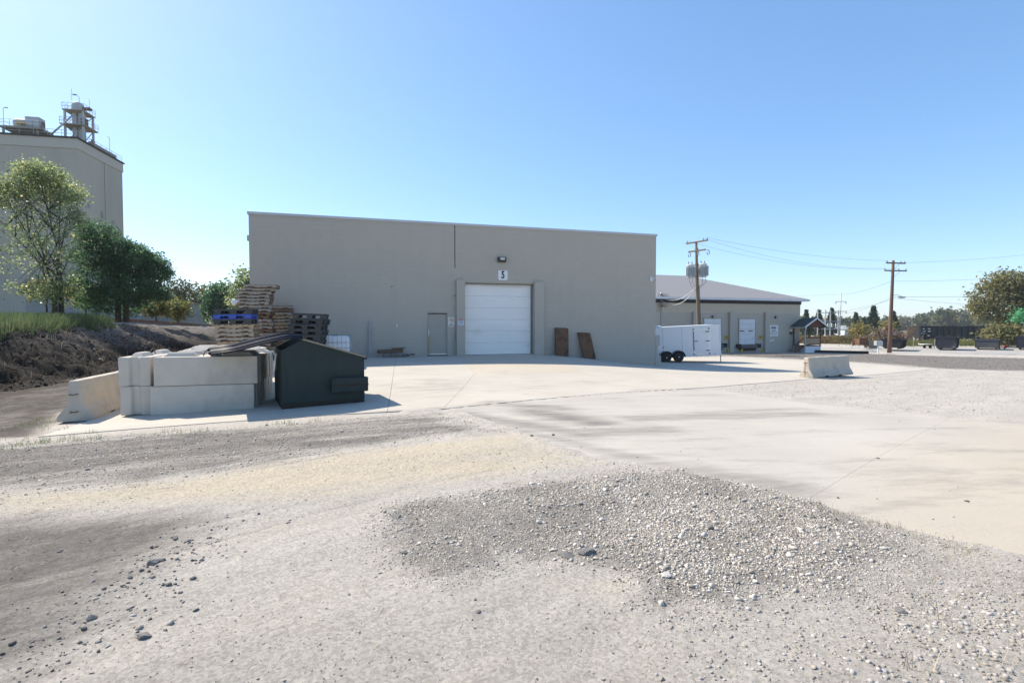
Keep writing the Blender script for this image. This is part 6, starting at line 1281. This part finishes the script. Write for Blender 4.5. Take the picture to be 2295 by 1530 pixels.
# tall grass on the bank
def blades(xy, z_, hgt, rng, w_=.018, lean=.45, tint=None):
    n = len(xy); a = rng.uniform(0,2*np.pi,n); hh = hgt*rng.uniform(.5,1.25,n); l_ = np.abs(rng.normal(size=n))*lean*hh; dx, dy = np.cos(a), np.sin(a); b_ = np.c_[xy, z_]; sx, sy = -dy*w_, dx*w_
    v = np.empty((n,4,3)); v[:,0] = b_ - np.c_[sx,sy,0*sx]; v[:,1] = b_ + np.c_[sx,sy,0*sx]; mid = b_ + np.c_[dx*l_*.3, dy*l_*.3, hh*.6]; tip = b_ + np.c_[dx*l_, dy*l_, hh*np.sqrt(np.maximum(1-(l_/hh)**2*.5,.2))]; v[:,2] = tip + np.c_[sx,sy,0*sx]*.25; v[:,3] = tip - np.c_[sx,sy,0*sx]*.25
    return v.reshape(-1,3), np.arange(n*4).reshape(n,4), np.repeat(rng.uniform(0,1,n)**1.3 if tint is None else tint, 4)
rng = np.random.default_rng(12); n = 85000; yv = rng.uniform(8,34,n); dv = rng.uniform(3.0,11,n); xv = toe(yv) - dv; wv = np.interp(yv,[2,18,30,42,62],[3.8,4.4,6.5,9,10]); den = fbm(xv*.6,yv*.6,77); keep = (dv > wv*.78 + (den-.5)*1.4 + np.clip((yv-26)*.6,0,7)) & (den > .28); xv, yv = xv[keep], yv[keep]
v, f, t = blades(np.c_[xv,yv], bankz(xv,yv)-.05, .62, rng, .012, .55, np.clip(fbm(xv*.5,yv*.5,91)*1.2-.2+rng.normal(size=len(xv))*.2,0,1)); o = npmesh('grass', v, f, t, False, m_grass); tag(o, 'tall grass growing along the top of the soil bank', None, None, 'stuff')
# small weeds at the slab edges
def edge_weeds(pxs, n, hgt, spread, seed, label, mat=m_grass):
    rng = np.random.default_rng(seed); P = np.array([gp(*q) for q in pxs]); cl = rng.integers(0,len(P)-1,max(6,n//14)); u_ = rng.random(len(cl)); c = P[cl]*(1-u_[:,None])+P[cl+1]*u_[:,None]+rng.normal(size=(len(cl),2))*spread; k = rng.integers(0,len(c),n); xy = c[k]+rng.normal(size=(n,2))*.05
    v, f, t = blades(xy, gz(xy[:,0],xy[:,1])-.01, hgt, rng, .0025, .7, rng.uniform(.3,1,n)); o = npmesh('weeds', v, f, t, False, mat); tag(o, label, None, None, 'stuff')
edge_weeds(((100,985),(300,975),(450,968),(620,950),(700,945)), 420, .09, .12, 51, 'small weeds along the front edge of the block pad'); edge_weeds(((1830,1135),(2000,1195),(2150,1225),(2295,1265)), 160, .07, .05, 52, 'dry weeds along the near edge of the drive', m_straw); edge_weeds(((0,960),(120,940),(60,1000),(150,985)), 700, .1, .3, 53, 'short weeds in the dirt beside the barrier'); edge_weeds(((2150,1500),(2290,1430),(2290,1520)), 60, .1, .1, 54, 'dry grass stems among the cobbles', m_straw)
# ================================================================== STONES
def hull_templates(npts, count, seed):
    out = []; rg = np.random.default_rng(seed)
    for _ in range(count):
        b_ = bmesh.new(); P = rg.normal(size=(npts,3)); P /= np.linalg.norm(P,axis=1,keepdims=True); P *= rg.uniform(.8,1.12,(npts,1))
        for p in P: b_.verts.new(p)
        bmesh.ops.convex_hull(b_, input=b_.verts); b_.verts.ensure_lookup_table(); keep = [v_ for v_ in b_.verts if v_.link_faces]; ix = {v_: i for i, v_ in enumerate(keep)}
        bmesh.ops.triangulate(b_, faces=b_.faces); out.append((np.array([v_.co[:] for v_ in keep]), np.array([[ix[v_] for v_ in f_.verts] for f_ in b_.faces]))); b_.free()
    return out
TPL = {'lo': hull_templates(7, 10, 1), 'hi': hull_templates(12, 12, 2), 'round': hull_templates(26, 8, 3)}
def stones(xy, size, rng, flat=.6, jag=.28, z_=None, tint=None, sink=.35, tpl='lo'):
    n = len(xy); zb = gz(xy[:,0],xy[:,1]) if z_ is None else z_; tint = rng.uniform(0,1,n) if tint is None else tint; T = TPL[tpl]; pick = rng.integers(0,len(T),n); VV, FF, TT = [], [], []; base = 0
    for ti, (tv, tf) in enumerate(T):
        k = np.where(pick == ti)[0]; m = len(k)
        if not m: continue
        s = size[k][:,None,None]*np.stack([rng.uniform(.7,1.3,m), rng.uniform(.6,1.05,m), flat*rng.uniform(.6,1.2,m)],-1)[:,None,:]; v = tv[None]*s
        a = rng.uniform(0,2*np.pi,m); t_ = rng.normal(size=m)*.4; c, s_ = np.cos(t_)[:,None], np.sin(t_)[:,None]; y_, zz = v[:,:,1]*c - v[:,:,2]*s_, v[:,:,1]*s_ + v[:,:,2]*c; c, s_ = np.cos(a)[:,None], np.sin(a)[:,None]; x_ = v[:,:,0]
        P = np.stack([x_*c - y_*s_ + xy[k,:1], x_*s_ + y_*c + xy[k,1:2], zz + (zb[k] + size[k]*flat*(1-2*sink)*.8)[:,None]], -1); q_ = len(tv)
        VV.append(P.reshape(-1,3)); FF.append((tf[None] + (np.arange(m)*q_)[:,None,None] + base).reshape(-1,3)); TT.append(np.repeat(tint[k], q_)); base += m*q_
    return np.vstack(VV), np.vstack(FF), np.concatenate(TT)
def scatter_poly(poly, n, rng, soft=.25):
    xs = [p[0] for p in poly]; ys = [p[1] for p in poly]; xy = np.c_[rng.uniform(min(xs)-.5,max(xs)+.5,n*3), rng.uniform(min(ys)-.5,max(ys)+.5,n*3)]; d = sdist(xy[:,0],xy[:,1],poly) + (fbm(xy[:,0]*1.7,xy[:,1]*1.7,3)-.5)*.5; k = rng.random(len(xy)) < np.clip(.5 - d/soft,0,1); return xy[k][:n]
rng = np.random.default_rng(31)
def sheet(name, xy, sz, mat, label, **kw): v, f, t = stones(xy, sz, rng, **kw); o = npmesh(name, v, f, t, False, mat); tag(o, label, None, None, 'stuff'); return o
xy = scatter_poly(Z['grav'], 52000, rng, .55); dens = fbm(xy[:,0]*1.1, xy[:,1]*1.1, 55); fine = fbm(xy[:,0]*2.3, xy[:,1]*2.3, 58); keep = rng.random(len(xy)) < np.clip(1.25 - 1.1*np.clip((fine-.5)*4,0,1) , .25, 1); xy, dens, fine = xy[keep], dens[keep], fine[keep]
sheet('gravel', xy, np.clip(rng.lognormal(-4.95,.4,len(xy))*(.6+.85*dens),.0035,.024), m_stone, 'loose crushed gravel spread in the near yard', sink=.45, tint=np.clip(rng.uniform(.05,1,len(xy)) - .45*np.clip((fine-.45)*3,0,1) + .1*(xy[:,0] > 1), 0, 1))
xy = scatter_poly(Z['grav'], 1700, rng, .3); xy = xy[fbm(xy[:,0]*1.1, xy[:,1]*1.1, 55) > .47]; sheet('gravel', xy, rng.lognormal(-4.1,.3,len(xy)), m_stone, 'coarser lumps in the crushed gravel', flat=.55, tpl='hi')
def ngon(*p): return [gp(*q) for q in p]
xy = scatter_poly(Z['fine'], 14000, rng, .4); sheet('gravel', xy, np.clip(rng.lognormal(-5.4,.45,len(xy)),.003,.016), m_stone, 'packed fine gravel beside the tan drive', tint=rng.uniform(.1,.75,len(xy)), sink=.45)
cobz = ngon((2040,1440),(2150,1400),(2295,1385),(2500,1400),(2500,1640),(2130,1640)); xy = scatter_poly(cobz, 1300, rng, .9); sheet('gravel', xy, rng.uniform(.006,.018,len(xy)), m_cobble, 'rounded tan cobbles at the near right corner', flat=.6, tpl='round', sink=.42)
mixz = ngon((1500,1360),(1900,1330),(2200,1390),(2200,1640),(1500,1640)); xy = scatter_poly(mixz, 2400, rng, 1.0); sheet('gravel', xy, np.clip(rng.lognormal(-5.1,.5,len(xy)),.003,.018), m_cobble, 'mixed small stones in the dirt below the gravel', flat=.55, sink=.42, tpl='hi')
fore = ngon((-300,1000),(1300,1000),(1800,1130),(2500,1320),(2500,1640),(-400,1640)); xy = scatter_poly(fore, 34000, rng, .3); cl = fbm(xy[:,0]*.8, xy[:,1]*.8, 66); xy = xy[rng.random(len(xy)) < np.clip((cl-.36)*3.2,.12,1)]; sheet('gravel', xy, np.clip(rng.lognormal(-5.7,.55,len(xy)),.0016,.018), m_stoned, 'fine dark grit scattered over the dirt', tint=rng.uniform(.15,1,len(xy)))
xy = scatter_poly(fore, 5500, rng, .3); cl = fbm(xy[:,0]*1.3, xy[:,1]*1.3, 67); xy = xy[rng.random(len(xy)) < np.clip((cl-.42)*4,.05,1)]; sheet('gravel', xy, np.clip(rng.lognormal(-5.0,.35,len(xy)),.004,.014), m_stoned, 'loose pebbles bedded in the dirt', tint=rng.uniform(.2,1,len(xy)), sink=.42, flat=.7)
xy = scatter_poly(Z['dark1'], 11000, rng, .6); sheet('gravel', xy, np.clip(rng.lognormal(-4.7,.4,len(xy)),.006,.035), m_stone, 'grey gravel band in front of the block pad')
rgt = ngon((1590,872),(1800,853),(2090,830),(2700,840),(2700,950),(2295,948),(2130,934),(1930,911),(1700,884)); xy = scatter_poly(rgt, 14000, rng, .3); sheet('gravel', xy, np.clip(rng.lognormal(-4.4,.4,len(xy)),.008,.04), m_stone, 'grey gravel beyond the driveway')
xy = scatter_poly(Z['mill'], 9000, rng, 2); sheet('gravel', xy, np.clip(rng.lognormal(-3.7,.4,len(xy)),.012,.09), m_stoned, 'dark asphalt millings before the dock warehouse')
p0, p1_ = np.array(gp(20,1520)), np.array(gp(460,1190)); u_ = rng.random(420); xy = p0*(1-u_[:,None]) + p1_*u_[:,None] + rng.normal(size=(420,2))*np.array([.22,.3]); sheet('gravel', xy, np.clip(rng.lognormal(-4.75,.5,420),.004,.022), m_stoned, 'dark clods along the tyre track', flat=.65, tpl='hi')
# debris on the concrete
pts = [gp(rng.uniform(1000,2200), rng.uniform(900,1180)) for _ in range(150)]; xy = np.array(pts); ins_ = inpoly(xy[:,0],xy[:,1],drive); xy = xy[ins_]; sheet('gravel', xy, np.clip(rng.lognormal(-4.9,.5,len(xy)),.004,.02), m_stoned, 'stray pebbles on the driveway', z_=H(xy[:,0],xy[:,1]))
# spill of gravel over the drive edge
ed = ngon((1000,922),(1150,966),(1330,1034),(1530,1060),(1800,1128),(2000,1190),(2295,1254)); seg = rng.integers(0,6,1500); u_ = rng.random(1500); P = np.array(ed); off = rng.normal(size=1500)*.1; xy = P[seg]*(1-u_[:,None])+P[seg+1]*u_[:,None]+np.c_[off*.3,off]; zz = np.where(inpoly(xy[:,0],xy[:,1],drive), H(xy[:,0],xy[:,1]), gz(xy[:,0],xy[:,1])); sheet('gravel', xy, np.clip(rng.lognormal(-5.2,.45,1500),.003,.016), m_stone, 'grit spilled along the drive edge', z_=zz)
# soil clods on the bank
n = 9000; yv = rng.uniform(10,30,n); dv = rng.uniform(-.4,6,n); xv = toe(yv)-dv; t_ = np.clip(dv/np.interp(yv,[2,18,30],[3.8,4.4,6.5]),0,1); zc = bankz(xv,yv) + .05; m_clod = tintmat('soil_clod', [(0,(.008,.007,.0062)),(.8,(.024,.021,.018)),(.96,(.07,.06,.05)),(1,(.42,.38,.33))]); 
def nearest_bank(xv, yv):
    j = np.clip(np.searchsorted(by, yv),1,len(by)-1); d = toe(yv)-xv; i = np.clip(np.searchsorted(bd_, d),1,len(bd_)-1); B = bz.reshape(na_,nb_); return B[i,j]
v, f, t = stones(np.c_[xv,yv], np.clip(rng.lognormal(-3.6,.5,n),.012,.1), rng, .7, .38, nearest_bank(xv,yv), tpl='lo'); o = npmesh('dirt', v, f, t, False, m_clod); tag(o, 'clods and wood chips on the soil bank', None, None, 'stuff')
n = 900; yv = rng.uniform(10,30,n); dv = rng.uniform(.2,5.5,n); xv = toe(yv)-dv; v, f, t = blades(np.c_[xv,yv], nearest_bank(xv,yv), .25, rng, .005, 1.6); o = npmesh('litter', v, f, t, False, m_straw); tag(o, 'dry stalks strewn over the soil bank', None, None, 'stuff')
# straws on the near dirt
n = 90; xy = scatter_poly(fore, n, rng, .3); n = len(xy); a = rng.uniform(0,6.3,n); L_ = rng.uniform(.015,.045,n); zc = gz(xy[:,0],xy[:,1])+.006; d = np.c_[np.cos(a)*L_,np.sin(a)*L_,0*a]; p = np.c_[-np.sin(a)*.0015,np.cos(a)*.0015,0*a]; c = np.c_[xy,zc]; v = np.stack([c-d-p,c-d+p,c+d+p+np.array([0,0,.006]),c+d-p+np.array([0,0,.006])],1).reshape(-1,3); o = npmesh('litter', v, np.arange(n*4).reshape(n,4), np.repeat(rng.random(n),4), False, m_straw); tag(o, 'bits of straw lying on the near dirt', None, None, 'stuff')
# single larger rocks
ROCKS = [(342,1260,.075,.5,'dark',"dark angular rock, largest of the cluster beside the tyre track"),(360,1255,.05,.5,'dark','dark rock touching the largest rock beside the tyre track'),(325,1422,.085,.4,'dark','flat dark rock alone in the near left dirt'),(205,1380,.05,.5,'dark','grey wedge of rock in the dark dirt near the left'),(292,1293,.042,.5,'dark','small dark rock between the clods on the tyre track'),(392,1203,.05,.5,'dark','grey rock at the far end of the tyre track clods'),(378,1308,.035,.6,'dark','small grey rock right of the dark cluster'),(433,1294,.036,.6,'dark','grey pebble-like rock alone right of the track'),(1072,1369,.032,.4,'dark','dark flat chip on the pale dirt below the gravel'),(907,1243,.035,.4,'dark','dark slab of stone at the left tip of the gravel'),(1270,1247,.075,.35,'dark','cracked asphalt slab at the lower edge of the gravel, left piece'),(1312,1243,.08,.35,'dark','cracked asphalt slab at the lower edge of the gravel, right piece'),(888,1160,.06,.3,'dark','flat asphalt chunk at the upper left of the gravel'),(1494,1299,.06,.5,'pale','pale white rock at the bottom of the gravel patch'),(1348,1166,.045,.6,'pale','small bright white rock in the middle of the gravel'),(1482,1354,.045,.6,'pale','round pale rock below the gravel patch'),(1192,977,.05,.7,'dark','dark pebble on the dirty concrete joint, nearer the sand'),(1240,975,.05,.6,'dark','dark pebble on the dirty concrete joint, farther right'),(2168,1123,.045,.4,'dark','brown stone alone on the tan driveway'),(1968,1027,.04,.4,'dark','small brown stone on the driveway toward the far edge'),(2018,1364,.06,.5,'dark','brown rock at the edge of the cobbles'),(766,965,.09,.4,'pale','tan flat stone in the gravel before the dumpster')]
for i, (px, py, s_, fl_, kd, lb) in enumerate(ROCKS):
    p = G(px, py); s_ *= .9 if 'slab' in lb or 'chunk' in lb else .62; rg = np.random.default_rng(500+i); bmx = bmesh.new(); P = rg.normal(size=(18,3)); P /= np.linalg.norm(P,axis=1,keepdims=True); P *= rg.uniform(.82,1.1,(18,1))
    for p_ in P: bmx.verts.new((p_[0]*s_*1.15, p_[1]*s_*.85, p_[2]*s_*fl_*1.1))
    bmesh.ops.convex_hull(bmx, input=bmx.verts); bmesh.ops.delete(bmx, geom=[v_ for v_ in bmx.verts if not v_.link_faces], context='VERTS'); bmesh.ops.bevel(bmx, geom=list(bmx.edges), offset=s_*.06, segments=1, affect='EDGES')
    me = bpy.data.meshes.new('rock'); bmx.to_mesh(me); bmx.free(); me.materials.append(m_rock if kd == 'dark' else m_rockl); o = link(bpy.data.objects.new('rock', me)); xy1 = np.array([[p.x,p.y]]); zz = h(p.x,p.y) if inpoly(xy1[:,0],xy1[:,1],drive)[0] else float(gz(xy1[:,0],xy1[:,1])[0]); o.location = (p.x,p.y,zz + s_*fl_*.3); o.rotation_euler = (rg.uniform(-.2,.2), rg.uniform(-.2,.2), rg.uniform(0,6)); tag(o, lb, 'rock', 'loose rocks in the near yard')

# ================================================================== HAZE (thin summer air; far things fade)
hz_ = MB().box(-950,1600,-70,950,-9,45).build('haze', m_dark, None); tag(hz_, 'thin haze in the air', None, None, 'stuff')
mh = bpy.data.materials.new('haze'); mh.use_nodes = True; nt = mh.node_tree; nt.nodes.clear(); out = nt.nodes.new('ShaderNodeOutputMaterial'); pv = nt.nodes.new('ShaderNodeVolumePrincipled')
pv.inputs['Color'].default_value = (.9,.95,1,1); pv.inputs['Density'].default_value = .00025; pv.inputs['Anisotropy'].default_value = .2; nt.links.new(pv.outputs[0], out.inputs['Volume']); hz_.data.materials.clear(); hz_.data.materials.append(mh)
